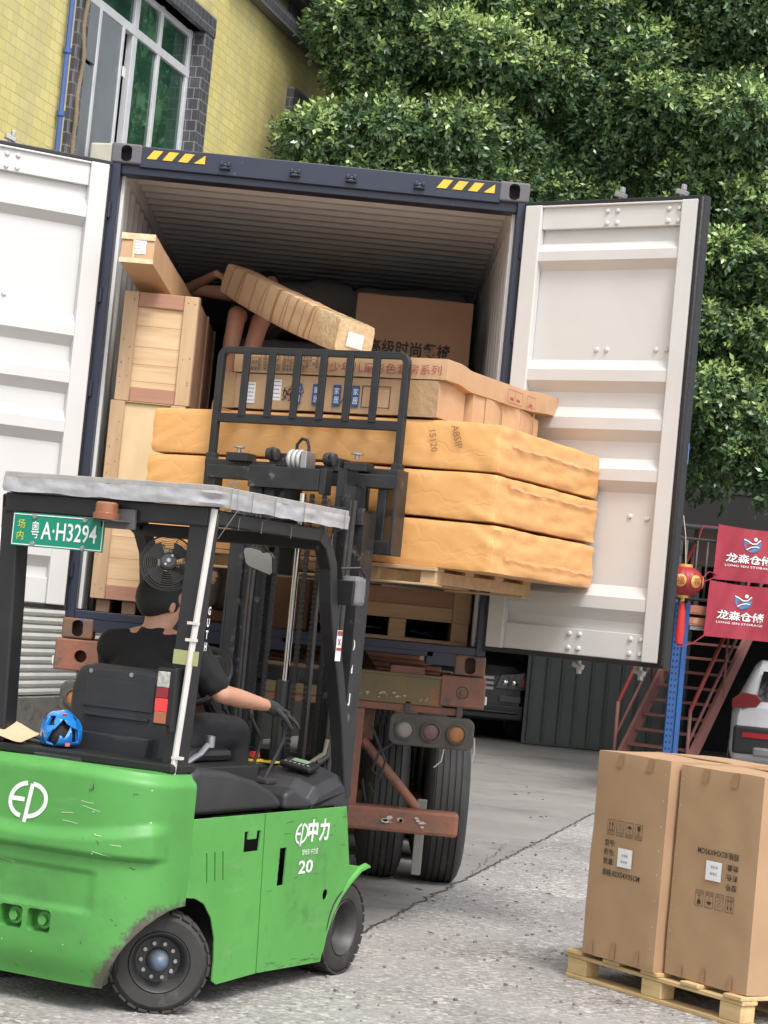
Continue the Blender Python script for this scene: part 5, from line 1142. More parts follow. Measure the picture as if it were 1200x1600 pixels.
# number plate
q = MB(); q.box(-.43, -1.70, 1.878, .045, -1.694, 2.022); q.xf(Matrix.Rotation(0, 4, 'Y')); npl = q.build('number_plate', mat('plate_green', (.0, .23, .14), .45), fk, .002)
PX = .045; d = Draw(); d.box(-.423, 1.885, .038, 2.015, .004); d.text('粤', -.372+PX, 1.915, .075, .04); d.text('A·H3294', -.32+PX, 1.912, .078, .285, bold=.01); d.build('plate_lettering', whitel, frame((0, -1.70, 0), (1, 0, 0), (0, 0, 1)), npl, .002)
d = Draw(); d.text('场', -.445+PX, 1.955, .038, .038); d.text('内', -.445+PX, 1.905, .038, .034); d.build('yellow_lettering', mat('plate_yellow', (.65, .60, .03), .5), frame((0, -1.70, 0), (1, 0, 0), (0, 0, 1)), npl, .002)
q = MB(); [q.lathe([(.013, 0), (.011, .005), (0, .006)], (x, -1.702, z), (0, -1, 0), 12) for x, z in ((-.315, 2.010), (-.055, 2.010), (-.315, 1.890), (-.055, 1.890))]; q.build('plate_bolt', steel, npl)
# beacon
q = MB(); q.box(-.02, -1.76, 2.012, .17, -1.70, 2.018); q.box(.02, -1.70, 1.985, .19, -1.68, 2.07); bc = q.build('beacon_bracket', mat('clear_bracket', (.09, .09, .09), .3), fk, .003)
q = MB(); q.lathe([(.056, 0), (.058, .026), (.049, .030), (.048, .066), (.040, .074), (0, .076)], (.07, -1.735, 2.018), (0, 0, 1), 28); q.build('beacon', mat('amber_beacon', (.27, .10, .05), .25, col2=(.22, .08, .04), coat=.4), fk)
# tail light
q = MB(); q.box(.385, -1.715, 1.185, .475, -1.66, 1.425); q.box(.47, -1.72, 1.16, .485, -1.67, 1.43); tl = q.build('tail_lamp', plastd, fk, .012)
for nm, z0, z1, m in (('reverse_lens', 1.345, 1.41, mat('clear_reverse', (.5, .5, .46), .2, vs=60, col2=(.25, .25, .22))), ('stop_lens', 1.30, 1.343, tail), ('tail_lens', 1.245, 1.298, mat('lit_red_lens', (.6, .03, .03), .3, emit=(.8, .03, .03, .5))), ('turn_lens', 1.195, 1.243, mat('orange_lens', (.34, .12, .06), .3))):
    q = MB(); q.box(.395, -1.722, z0, .452, -1.712, z1); q.build(nm, m, tl, .003)
# fan on the rear pillar
fanm = mat('fan_wire', (.09, .085, .08), .4, .4)
fe = bpy.data.objects.new('cooling_fan', None); link(fe, fk); fe.location = (.250, -1.50, 1.862); fe.rotation_euler = (R(-8), 0, R(34))
q = MB()
for k in range(10):
    r_ = .036+.0086*k; y = -.052+.045*((r_-.03)/.085)**3
    q.tube([(r_*math.cos(a*math.pi/24), y, r_*math.sin(a*math.pi/24)) for a in range(48)], .0014, 5, closed=True)
for k in range(5): a = k*2*math.pi/5; q.tube([(.03*math.cos(a), -.052, .03*math.sin(a)), (.08*math.cos(a), -.04, .08*math.sin(a)), (.117*math.cos(a), -.005, .117*math.sin(a))], .0018, 5)
q.tube([(.118*math.cos(a*math.pi/24), .0, .118*math.sin(a*math.pi/24)) for a in range(48)], .004, 6, closed=True)
for r_ in (.10, .07): q.tube([(r_*math.cos(a*math.pi/24), .035, r_*math.sin(a*math.pi/24)) for a in range(48)], .0012, 5, closed=True)
q.build('wire_cage', fanm, fe)
q = MB()
for k in range(4):
    a0 = k*math.pi/2+.4; q.grid(8, 4, lambda u, v: ((.025+.07*v)*math.cos(a0+u*(.75+.2*v)), -.01+.02*u, (.025+.07*v)*math.sin(a0+u*(.75+.2*v))))
q.build('fan_blade_set', mat('fan_blade', (.06, .06, .062), .35), fe)
q = MB(); q.lathe([(0, -.085), (.028, -.084), (.036, -.076), (.037, -.03), (.03, -.02)], (0, 0, 0), (0, 1, 0), 28); fmo = q.build('fan_motor', mat('motor_grey', (.065, .068, .072), .4), fe)
q = MB(); [q.cyl((x, -.092, z), (x, -.083, z), .0055, n=10) for x, z in ((.014, .02), (-.012, -.018))]; q.cyl((0, -.09, 0), (0, -.083, 0), .009, n=12); q.build('motor_screw', steel, fmo)
q = MB(); q.tube([(.03, .0, -.02), (.10, .015, -.035), (.19, -.01, -.04)], .010, 8); q.cyl((.12, .0, -.055), (.12, .0, -.015), .014); q.tube([(.02, -.02, -.02), (.07, -.05, -.05), (.13, -.03, -.02), (.19, -.02, -.06)], .003, 5); q.build('fan_arm', plastd, fe)
# steering wheel and mirror, work lamp
se = bpy.data.objects.new('steering_wheel', None); link(se, fk); se.location = (-.07, -.62, 1.36); se.rotation_euler = (R(52), 0, 0)
q = MB(); q.tube([(.165*math.cos(a*math.pi/20), .165*math.sin(a*math.pi/20), 0) for a in range(40)], .0145, 10, closed=True); q.build('wheel_rim', plast, se)
q = MB(); [q.tube([(0, 0, -.02), (.155*math.cos(a), .155*math.sin(a), 0)], .011, 8) for a in (R(90), R(210), R(330))]; q.cyl((0, 0, -.04), (0, 0, .01), .04); q.build('spoke_set', plast, se)
q = MB(); q.cyl((-.07, -.60, 1.34), (-.07, -.30, 1.02), .03); q.build('steering_column', plastd, fk)
q = MB(); mp = [(-.035, 1.995), (.0, 2.0), (.118, 1.978), (.135, 1.955), (.145, 1.875), (.13, 1.862), (.0, 1.90), (-.02, 1.915), (-.04, 1.975)]
mi_ = MB(); mi_.prism(mp, 'y', -.365, -.335); mo = mi_.build('mirror', plastd, fk, .008, 3)
cxm, czm = .05, 1.935; mi_ = MB(); mi_.prism([(cxm+(x-cxm)*.9, czm+(z-czm)*.88) for x, z in mp], 'y', -.369, -.364); mi_.build('mirror_glass', mat('mirror_glass', (.85, .84, .82), .04, 1), mo)
q = MB(); q.tube([(.08, -.35, 1.98), (.08, -.45, 2.03), (.08, -.58, 2.03)], .018, 6); q.build('mirror_arm', blackp, mo)
wl_ = fb('work_lamp', [(.50, -.36, 1.76, .60, -.27, 1.90)], mat('grey_lamp_body', (.16, .16, .165), .45), .02); 
q = MB(); q.tube([(.52, -.38, 1.88), (.52, -.40, 1.93), (.59, -.34, 1.94), (.60, -.30, 1.90)], .007, 6); q.box(.5, -.385, 1.76, .585, -.362, 1.875); q.build('lamp_bracket', plastd, wl_, .004)
d = Draw(); d.rect(-.40, 1.495, -.345, 1.64); ds = d.build('safety_label', sticker, frame((.532, 0, 0), (0, 1, 0), (0, 0, 1)), fk, 0)
ds.rotation_euler = (0, 0, 0); d = Draw(); d.rect(-.397, 1.615, -.348, 1.637); d.rect(-.397, 1.545, -.348, 1.558); d.line([(-.385, 1.57), (-.36, 1.60)], .006); d.line([(-.36, 1.57), (-.385, 1.60)], .006); d.build('print', redink, frame((.534, 0, 0), (0, 1, 0), (0, 0, 1)), ds, 0)
# wheels
def fwheel(x, y, r, wd, rz, name='wheel', hub=True, outer=1):
    W_ = bpy.data.objects.new(name, None); link(W_, fk); W_.location = (x, y, r); W_.rotation_euler = (0, 0, rz)
    q = MB(); prof = [(r*.58, -wd/2+.015), (r*.62, -wd/2), (r*.86, -wd/2-.004), (r*.955, -wd/2+.010), (r*.985, -wd/2+.02), (r*.985, wd/2-.02), (r*.955, wd/2-.010), (r*.86, wd/2+.004), (r*.62, wd/2), (r*.58, wd/2-.015)]
    q.lathe(prof, (0, 0, 0), (1, 0, 0), 72); ty = q.build('tyre', rubber, W_)
    q = MB(); n = 26
    for i in range(n):
        a = 2*math.pi*i/n
        for s_ in (-1, 1):
            aa = a+(math.pi/n if s_ > 0 else 0); y_, z_ = math.cos(aa), math.sin(aa)
            q.obox((s_*wd*.27, y_*r*.975, z_*r*.975), (wd*.46, r*.185, r*.055), (aa-math.pi/2, 0, 0))
    q.build('tread_lug_set', rubber, ty, .003)
    q = MB(); o = outer
    q.lathe([(0, .02*o), (r*.22, .02*o), (r*.24, .0), (r*.44, .0), (r*.50, .03*o), (r*.545, wd*.46*o), (r*.585, wd*.505*o), (r*.60, wd*.47*o)], (0, 0, 0), (1, 0, 0), 40); rm_ = q.build('rim', mat('dark_rim', (.028, .028, .03), .5, col2=(.055, .053, .05), vs=8), W_)
    if hub:
        q = MB(); q.lathe([(0, .105*o), (r*.10, .10*o), (r*.16, .085*o), (r*.20, .05*o), (r*.21, .0)], (0, 0, 0), (1, 0, 0), 24); q.build('hub_cap', mat('worn_blue_hub', (.04, .10, .20), .5, col2=(.16, .15, .14), vs=22), rm_)
        q = MB()
        for i in range(10):
            a = 2*math.pi*i/10; q.cyl((0, r*.34*math.cos(a), r*.34*math.sin(a)), (.024*o, r*.34*math.cos(a), r*.34*math.sin(a)), r*.045, n=6, sm=False)
        q.build('wheel_nut_set', steel, rm_, .001)
    return W_
wrl = Vector((.965, -3.30, 0))-FO; lx = wrl.x*math.cos(-FR)-wrl.y*math.sin(-FR); ly = wrl.x*math.sin(-FR)+wrl.y*math.cos(-FR)
fwheel(lx, ly, .211, .165, R(-54), outer=1)
fwheel(-lx-.02, ly+.08, .207, .165, R(-50), outer=-1)
fwheel(.452, -.06, .222, .19, 0, hub=False, outer=1); fwheel(-.452, -.06, .222, .19, 0, hub=False, outer=-1)
fb('steer_axle', [(-.36, -1.74, .15, .36, -1.64, .30)], plastd, .01); fb('drive_axle', [(-.36, -.14, .12, .36, .02, .32)], plastd, .01)

# mast
me_ = bpy.data.objects.new('mast', None); link(me_, fk)
def mbx(name, boxes, m=blackw, bevel=.004): q = MB(); [q.box(*b) for b in boxes]; return q.build(name, m, me_, bevel)
def chan(x, sx, y0, z0, z1, wdt=.075, dep=.10):
    a = x; b = x-sx*wdt
    lo, hi = sorted((a, b)); w1 = sorted((a, a-sx*.014))
    return [(w1[0], y0, z0, w1[1], y0+dep, z1), (lo, y0, z0, hi, y0+.016, z1), (lo, y0+dep-.016, z0, hi, y0+dep, z1)]
for sx in (-1, 1):
    mbx('outer_rail', chan(sx*.375, sx, .08, .12, 2.235, .085, .13), blackw)
    mbx('middle_rail', chan(sx*.30, sx, .10, .30, 2.36, .07, .12), blackw)
    mbx('inner_rail', chan(sx*.235, sx, .12, .55, 2.44, .055, .12), blackw)
mbx('mast_crossbar', [(-.375, .06, 2.16, .375, .085, 2.245)]); mbx('mast_crossbar', [(-.29, .05, 2.315, .115, .13, 2.425), (.115, .055, 2.30, .15, .13, 2.43)])
mbx('mast_crossbar', [(-.375, .055, .55, .375, .078, .82)]); mbx('mast_crossbar', [(-.36, .21, 1.35, .36, .23, 1.43)]); mbx('mast_crossbar', [(-.30, .22, .95, .30, .24, 1.0)])
q = MB()
for x in (-.365+.10, .27): q.cyl((x, .155, .4), (x, .155, 1.68), .030, n=20)
q.cyl((.005, .10, .55), (.005, .10, 1.36), .040, n=24); q.build('lift_cylinder', blackp, me_, .003)
q = MB(); q.cyl((-.265, .155, 1.68), (-.265, .155, 2.15), .017); q.cyl((.27, .155, 1.68), (.27, .155, 2.15), .017); q.cyl((.01, .10, 1.36), (.01, .10, 2.30), .017); q.build('chrome_rod', chrome, me_)
def chain(x, y, z0, z1):
    q = MB(); z = z0
    while z < z1: q.box(x-.013, y-.004, z, x+.013, y+.004, z+.017); q.box(x-.009, y-.006, z+.018, x+.009, y+.006, z+.024); z += .026
    q.build('lift_chain', plastd, me_)
for x in (-.155, -.095, .075, .145, .225): chain(x, .075, .82, 2.30)
q = MB(); 
for i, x in enumerate((-.215, -.195, .185, .31, .33)): q.tube([(x, .04, .80), (x+.004, .035, 1.2), (x-.004, .04, 1.7), (x, .05, 2.28)], .009 if i < 3 else .012, 8)
q.tube([(.30, -.02, .98), (.33, .02, 1.02), (.335, .05, 1.25), (.30, .04, 1.6), (.31, .05, 1.9)], .016, 8); q.build('hydraulic_hose', rubber, me_)
q = MB(); q.tube([(.24, -.05, .955), (.32, .0, 1.03), (.33, .0, 1.10)], .011, 8); q.build('bright_pipe', mat('olive_pipe', (.30, .29, .22), .35, .5), me_)
q = MB(); [q.cyl((x, .045, .86), (x, .058, .86), .018, n=6, sm=False) for x in (-.06, .03)]; q.build('mast_bolt', steel, me_)
# white lettering fragments down the right outer rail
d = Draw()
for ch, z, h, w_ in ((')', 1.545, .05, .018), ('d', 1.43, .042, .016), ('J', 1.27, .062, .020), ('1', 1.155, .055, .016), ('.', 1.14, .012, .012), (':', 1.05, .045, .014)): d.text(ch, .088, z, h, w_, bold=.05)
d.build('rail_lettering', whitel, frame((.3755, 0, 0), (0, 1, 0), (0, 0, 1)), me_, .002)
# carriage with load backrest and forks (shifted to the left)
ce = bpy.data.objects.new('fork_carriage', None); link(ce, fk); ce.location = (-.155, 0, 0)
def cbx(name, boxes, m=blackw, bevel=.005): q = MB(); [q.box(*b) for b in boxes]; return q.build(name, m, ce, bevel)
cbx('carriage_bar', [(-.55, .30, 2.425, .60, .35, 2.465)]); cbx('carriage_bar', [(-.50, .24, 2.36, .60, .30, 2.43)]); cbx('carriage_bar', [(-.50, .24, 2.03, .60, .31, 2.10)])
cbx('carriage_side', [(.50, .26, 2.08, .55, .34, 2.38)]); cbx('carriage_side', [(.595, .24, 2.03, .615, .36, 2.46)]); cbx('carriage_side', [(-.50, .26, 2.08, -.45, .34, 2.38)])
cbx('slide_block', [(-.39, .24, 2.455, -.26, .34, 2.50)]); cbx('slide_block', [(-.13, .24, 2.44, -.03, .34, 2.51)]); cbx('slide_block', [(.20, .22, 2.43, .29, .34, 2.50)]); cbx('slide_block', [(.30, .24, 2.44, .43, .34, 2.485)])
for x in (-.325, .365): q = MB(); q.cyl((x, .26, 2.50), (x, .26, 2.53), .012); q.cyl((x, .26, 2.525), (x, .26, 2.532), .032, n=16); q.build('clamp_bolt', steel, ce)
q = MB()
for sx, z in ((-.10, 2.50), (.235, 2.49)): q.lathe([(0, -.035), (.03, -.03), (.038, 0), (.03, .03), (0, .035)], (sx, .22, z), (1, 0, 0), 14); q.tube([(sx, .2, z), (sx+.02, .17, z+.02), (sx+.03, .2, z-.03)], .009, 6)
q.build('hose_coupling', rubber, ce)
q = MB(); [q.lathe([(.028, -.008), (.05, -.010), (.054, 0), (.05, .010), (.028, .008)], (x, .20, 2.475), (1, 0, 0), 28) for x in (.030, .056, .082)]; q.build('hose_pulley', mat('pale_pulley', (.45, .45, .44), .4), ce)
cbx('pulley_bracket', [(.10, .15, 2.43, .135, .25, 2.52), (.02, .245, 2.44, .135, .255, 2.52)], steel)
q = MB(); q.tube([(.015, .26, 2.48), (.015, .26, 2.56), (.04, .26, 2.59), (.07, .26, 2.585), (.085, .26, 2.55), (.085, .26, 2.48)], .0085, 8); q.build('lifting_eye', plastd, ce)
br = bpy.data.objects.new('load_backrest', None); link(br, fk); br.location = (-.155, 0, 0)
q = MB(); pts = [(-.545, .365, 2.33), (-.545, .365, 3.0)]+[(-.505-.04*math.cos(a*math.pi/10), .365, 3.01+.04*math.sin(a*math.pi/10)) for a in range(1, 6)]+[(.505+.04*math.sin(a*math.pi/10), .365, 3.01+.04*math.cos(a*math.pi/10)) for a in range(0, 6)]+[(.545, .365, 2.45)]
q.tube(pts, .026, 4, sm=False, flat=(1.0, 1.0)); q.build('backrest_frame', blackp, br, .004)
q = MB(); q.box(-.53, .35, 2.665, .53, .38, 2.715); q.build('backrest_rail', blackp, br, .005)
for i in range(6): x = -.385+.153*i; q = MB(); q.box(x-.021, .343, 2.70, x+.021, .36, 3.055); q.build('backrest_bar', blackp, br, .004)
cbx('mounting_plate', [(-.575, .345, 2.33, -.515, .385, 2.5), (.515, .345, 2.42, .575, .385, 2.5)])
for x in (-.12, .27): q = MB(); q.prism([(.385, 2.45), (.415, 2.45), (.415, 1.93), (1.45, 1.905), (1.45, 1.895), (.385, 1.89)], 'x', x, x+.11); q.build('fork', blackw, ce, .004)

# ------------------------------------------------------------------ load on the forks (axes of the forklift)
def L2W(p): return FM @ Vector(p)
pk = thing('load_pallet', 'raw wooden pallet on the forks under the three orange bundles', 'pallet', L2W((-.05, 1.1, 1.90)), FR)
def pboard(name, b, m=woodp): q = MB(); q.box(*b); q.build(name, m, pk, .003)
for x in (-.95, -.30, .30, .62, .72): pass
for x0 in (-.90, -.22, .27, .59): pboard('bearer', (x0, -.66, .012, x0+.085, .62, .075))
for y0 in (-.68, -.30, .10, .50): pboard('deck_board', (-.92, y0, .075, .68, y0+.11, .095))
for y0 in (-.68, .50): pboard('bottom_board', (-.92, y0, .0, .68, y0+.10, .0115))
woodp2 = woodp
def wrinkle_bundle(label, c, size, seed, marks=None):
    t = thing('wrapped_bundle', label, 'wrapped bundle', L2W(c), FR, 'orange wrapped flat bundles on the forks')
    sx, sy, sz = size
    def warp(v):
        x, y, z = v; e = smooth(.62*sx/2, sx/2, abs(x)); s_ = math.copysign(1, z)
        rid = .5*abs(noise.noise(Vector((x*5, y*6, z*3+seed*3))))
        g = noise.noise(Vector((x*14+z*22*math.copysign(1, x), z*9, y*6+seed)))
        k = math.exp(-((abs(x)-sx/2)**2)/.03)
        sag = -.010*(x/sx*2)**2
        return (x+math.copysign(.010, x)*g*k, y+math.copysign(.009, y)*(g*.7+rid)*(.35+k)*(1 if abs(y) > sy*.45 else 0), z+sag+s_*(.006*noise.noise(Vector((x*3, y*3, seed)))-.008*k*rid)*(1 if abs(z) > sz*.4 else .4))
    softbox((0, 0, 0), size, .0025, 2.2, .020, .014, None, warp, seed).build('paper_wrap', orangew, t, weld=True)
    fr = frame((0, -sy/2, 0), (1, 0, 0), (0, 0, 1)); d = Draw(); rg = random.Random(seed)
    ef = frame((sx/2, 0, 0), (0, 1, 0), (0, 0, 1)); d = Draw(); zt = (.02, -.05, .06)[seed % 3]; P = [(-sy*.40+sy*.88*i/24, zt+.004*math.sin(i*.5+seed)) for i in range(25)]; d.poly([(x, z-.006-.004*math.sin(i*1.7+seed)) for i, (x, z) in enumerate(P)]+[(x, z+.010+.003*math.sin(i*1.3)) for i, (x, z) in reversed(list(enumerate(P)))]); d.build('seam_tape', mat('wrap_tape', (.70, .40, .17), .2, bump=.3, bs=30, col2=(.66, .36, .15), vs=12), ef, t, .0125)
    if marks:
        d = Draw()
        for txt, x, z, h, ang in marks:
            e = Draw(); e.text(txt, 0, 0, h); ca, sa = math.cos(ang), math.sin(ang); b = len(d.v)
            d.v += [(x+px*ca-py*sa*1.0+.25*py*ca, z+px*sa+py*ca, 0) for px, py, _ in e.v]; d.f += [[b+i for i in f] for f in e.f]
        d.build('handwriting', mat('marker_ink', (.27, .135, .06), .8), fr, t, .013)
    return t
BY = 1.165; BS = (2.06, 1.46, .240)
wrinkle_bundle('bottom bundle in orange wrap, lowest of three on the raised forks', (-.105, BY, 2.119), (2.05, 1.45, .240), 1)
wrinkle_bundle('middle bundle in orange wrap, between the other two on the raised forks', (-.115, BY, 2.372), BS, 2)
wrinkle_bundle('topmost bundle in orange wrap with handwritten numbers near its right corner', (-.11, BY, 2.622), (2.04, 1.46, .242), 3, [('15120', .63, .06, .034, R(-78)), ('A8SIP', .75, .09, .036, R(-72))])
def lcarton(label, c, size, m, seed, name='flat_carton', **k):
    t = thing(name, label, 'cardboard box', L2W(c), FR); softbox((0, 0, 0), size, .004, 3.5, .04, .008, None, k.get('warp'), seed).build('carton_shell', m, t, weld=True); return t
c1 = lcarton('long brown carton with blue print and stickers, lying on the orange bundles', (-.095, .60, 2.846), (1.29, .34, .19), card2, 11)
fr = frame((-.645, -.17, -.095), (1, 0, 0), (0, 0, 1))
sticker_on(fr, .155, .03, .07, .11, c1, rnd=3); sticker_on(fr, .31, .05, .07, .11, c1, rnd=6)
d = Draw(); [d.rect(x, .035, x+.045, .145) for x in (.46, .57, .69, .80)]; bl = d.build('blue_block', blueink, fr, c1, .007)
d = Draw(); [d.text(ch, x+.008, z, .035, .03) for x in (.46, .57, .69, .80) for ch, z in (('家', .095), ('居', .048))]; d.build('block_lettering', sticker, fr, bl, .008)
d = Draw(); d.box(.86, .035, 1.02, .145, .004); d.line([(.42, .08), (.44, .13), (.40, .11), (.45, .07), (.47, .12), (.46, .06), (.52, .10), (.50, .13)], .005); d.line([(.74, .05), (.77, .11), (.79, .06), (.76, .08)], .005); d.text('好', .39, .05, .07); d.build('print', ink, fr, c1, .007)
d = Draw(); d.rect(1.10, .0, 1.285, .188); d.rect(0, .0, .10, .188); d.build('tape', mat('thin_tape', (.40, .25, .13), .3, bump=.5, bs=30), fr, c1, .005)
def ripple(v): x, y, z = v; return (x+.008*math.sin(y*18)+(-.03*smooth(.25, .45, y) if x > 0 else 0), y, z-.02*smooth(.2, .5, y))
c2 = lcarton('wide creased brown carton behind the blue printed one, sagging at its far right end', (.02, 1.28, 2.835), (1.14, .98, .185), card2, 12, warp=ripple)
q = MB(); [q.box(.571, y, -.088, .5735+.003, y+.004, .088) for y in (-.35, -.12, .14, .33)]; q.build('crease', card3, c2)
def kink(v):
    x, y, z = v; return (x+.008*math.sin((y+.3)*4)*(x > 0), y, z-.020*smooth(-.62, -.45, y)+.030*smooth(.1, .75, y))
c3 = lcarton('top flat carton with red lettering along its front, taped right end', (-.03, 1.20, 2.998), (1.255, 1.56, .112), card2, 13, warp=kink)
fr = frame((-.6275, -.78, -.056), (1, 0, 0), (0, 0, 1))
d = Draw(); d.text('青少年儿童彩色套房系列', .52, .022, .052, .70); d.build('red_lettering', redink, fr, c3, .009)
d = Draw(); rg = random.Random(4)
for bx_ in range(4):
    x0 = .07+.115*bx_; d.box(x0, .015, x0+.10, .095, .0025)
    for r_ in range(4): d.line([(x0, .03+.017*r_), (x0+.10, .03+.017*r_)], .002)
    for r_ in range(5):
        for c_ in range(5):
            if rg.random() < .7: d.rect(x0+.006+.019*c_, .019+.0165*r_, x0+.018+.019*c_, .027+.0165*r_)
d.build('print', greyink, fr, c3, .009)
fr = frame((.6275, -.78, -.056), (0, 1, 0), (0, 0, 1)); d = Draw(); d.box(.73, -.01, .93, .06, .004); d.line([(.83, -.01), (.83, .06)], .004); d.box(1.0, .0, 1.12, .06, .004); [d.rect(x, .005, x+.05, .02) for x in (.76, .85, 1.03)]; d.build('red_print', redink, fr, c3, .028)

# ------------------------------------------------------------------ driver
def on(px, py, X):      # forklift frame point on the plane x = X behind a pixel
    o = FM.inverted() @ CP; dd = FM.to_3x3().inverted() @ (fw+rt*((px-600)/F)-up*((py-800)/F)); return o+dd*((X-o.x)/dd.x)
dr = thing('person', 'forklift driver seen from behind, short black hair, black t-shirt, dark trousers, gloved right hand out', 'person', FO, FR)
hipc = Vector((0, -1.08, 1.10)); neckb = Vector((.01, -1.15, 1.53)); headc = Vector((.012, -1.14, 1.690)); face = Vector((.27, .95, -.04))
elbR = Vector((.335, -1.08, 1.315)); wrR = Vector((.34, -.64, 1.262)); shR = Vector((.215, -1.14, 1.475)); shL = Vector((-.20, -1.16, 1.475))
elbL = Vector((-.27, -.98, 1.22)); wrL = Vector((-.17, -.76, 1.32))
N = {'pel': (hipc, (.15, .11)), 'wai': (Vector((0, -1.11, 1.22)), (.135, .10)), 'che': (Vector((0, -1.14, 1.38)), (.165, .115)), 'nb': (neckb, (.075, .07)), 'nk': (Vector((.01, -1.145, 1.585)), (.064, .064)), 'hd': (Vector((.012, -1.14, 1.66)), (.062, .062)),
     'shR': (shR, .062), 'elR': (elbR, .043), 'fm': (elbR.lerp(wrR, .35), .043), 'wrR': (wrR, .027), 'shL': (shL, .062), 'elL': (elbL, .042), 'wrL': (wrL, .028),
     'hiR': (Vector((.10, -1.04, 1.09)), .085), 'thR': (Vector((.14, -.85, 1.12)), .08), 'knR': (Vector((.16, -.64, 1.12)), .062), 'caR': (Vector((.17, -.60, .9)), .055), 'anR': (Vector((.17, -.58, .68)), .04),
     'hiL': (Vector((-.10, -1.04, 1.09)), .085), 'thL': (Vector((-.13, -.85, 1.12)), .08), 'knL': (Vector((-.15, -.64, 1.12)), .062), 'caL': (Vector((-.15, -.60, .9)), .055), 'anL': (Vector((-.15, -.58, .68)), .04)}
Eg = [('pel', 'wai'), ('wai', 'che'), ('che', 'nb'), ('nb', 'nk'), ('nk', 'hd'), ('nb', 'shR'), ('shR', 'elR'), ('elR', 'fm'), ('fm', 'wrR'), ('nb', 'shL'), ('shL', 'elL'), ('elL', 'wrL'),
      ('pel', 'hiR'), ('hiR', 'thR'), ('thR', 'knR'), ('knR', 'caR'), ('caR', 'anR'), ('pel', 'hiL'), ('hiL', 'thL'), ('thL', 'knL'), ('knL', 'caL'), ('caL', 'anL')]
hm, HP, HQ = head_meshes(headc, face, s=1.13)
hdir = Vector((.10, .93, -.26)); hn = Vector((-.35, -.2, -.9))
hR = hand_meshes(wrR+Vector((.0, .012, 0)), hdir, hn, .30, 1.22, .9, side=-1)
hL = hand_meshes(wrL, Vector((.2, .7, .1)), Vector((.3, -.1, -1)), 1.2, 1.0, .1, side=1)
fuse([skinmesh(N, Eg, 2, 'pel')]+hm+hL, 'body', skin, dr, .0075, 5)
fuse(hR+[skinmesh({'a': (wrR-Vector((0, .02, -.004)), .034), 'b': (wrR+hdir.normalized()*.05, .034)}, [('a', 'b')], 1)], 'glove', glovem, dr, .005, 3)
q = MB()      # soft hair cap following the skull
def hairpt(u, v):
    a = 2*math.pi*u; b = math.pi*v; x, y, z = math.sin(b)*math.cos(a), math.sin(b)*math.sin(a), math.cos(b)
    low = -.50-.50*max(0, -y) if y < .38 else .30+.5*(y-.38)
    k = 1.085 if z > low else 1.07-.30*smooth(0, .35, low-z)
    r_ = k+.02*noise.noise(Vector((x*6, y*6, z*6)))
    return HP(x*.077*r_, -.008+y*.098*r_, .022+z*.095*r_)
q.grid(48, 32, hairpt); q.build('hair', hairm, dr)
# t-shirt and trousers as shells
S = {'pel': (Vector((0, -1.09, 1.12)), (.175, .13)), 'wai': (Vector((0, -1.12, 1.22)), (.165, .125)), 'che': (Vector((0, -1.155, 1.36)), (.20, .135)), 'yk': (Vector((0, -1.15, 1.468)), (.155, .105)), 'nb': (Vector((.01, -1.145, 1.522)), (.089, .085)),
     'shR': (shR+Vector((-.0, 0, .0)), .080), 'slR': (shR.lerp(elbR, .72), .066), 'shL': (shL, .080), 'slL': (shL.lerp(elbL, .7), .066)}
fuse([skinmesh(S, [('pel', 'wai'), ('wai', 'che'), ('che', 'yk'), ('yk', 'nb'), ('yk', 'shR'), ('shR', 'slR'), ('yk', 'shL'), ('shL', 'slL')], 2, 'pel')], 't_shirt', shirtb, dr, .009, 4, .006)
T = {k: (N[k][0], (N[k][1] if not isinstance(N[k][1], tuple) else N[k][1][0])+(.016 if k[:2] != 'an' else .018)) for k in ('hiR', 'thR', 'knR', 'caR', 'anR', 'hiL', 'thL', 'knL', 'caL', 'anL')}
T['pel'] = (hipc, (.16, .12))
fuse([skinmesh(T, [('pel', 'hiR'), ('hiR', 'thR'), ('thR', 'knR'), ('knR', 'caR'), ('caR', 'anR'), ('pel', 'hiL'), ('hiL', 'thL'), ('thL', 'knL'), ('knL', 'caL'), ('caL', 'anL')], 2, 'pel')], 'trousers', pantsb, dr, .009, 4, .007)
for sx in (-1, 1): q = blob((sx*.16, -.53, .635), (.05, .13, .045)); fuse([q], 'shoe', rubber, dr, .012, 2)
fb('foot_plate', [(-.3, -.9, .56, .3, -.2, .585)], plastd, .003)

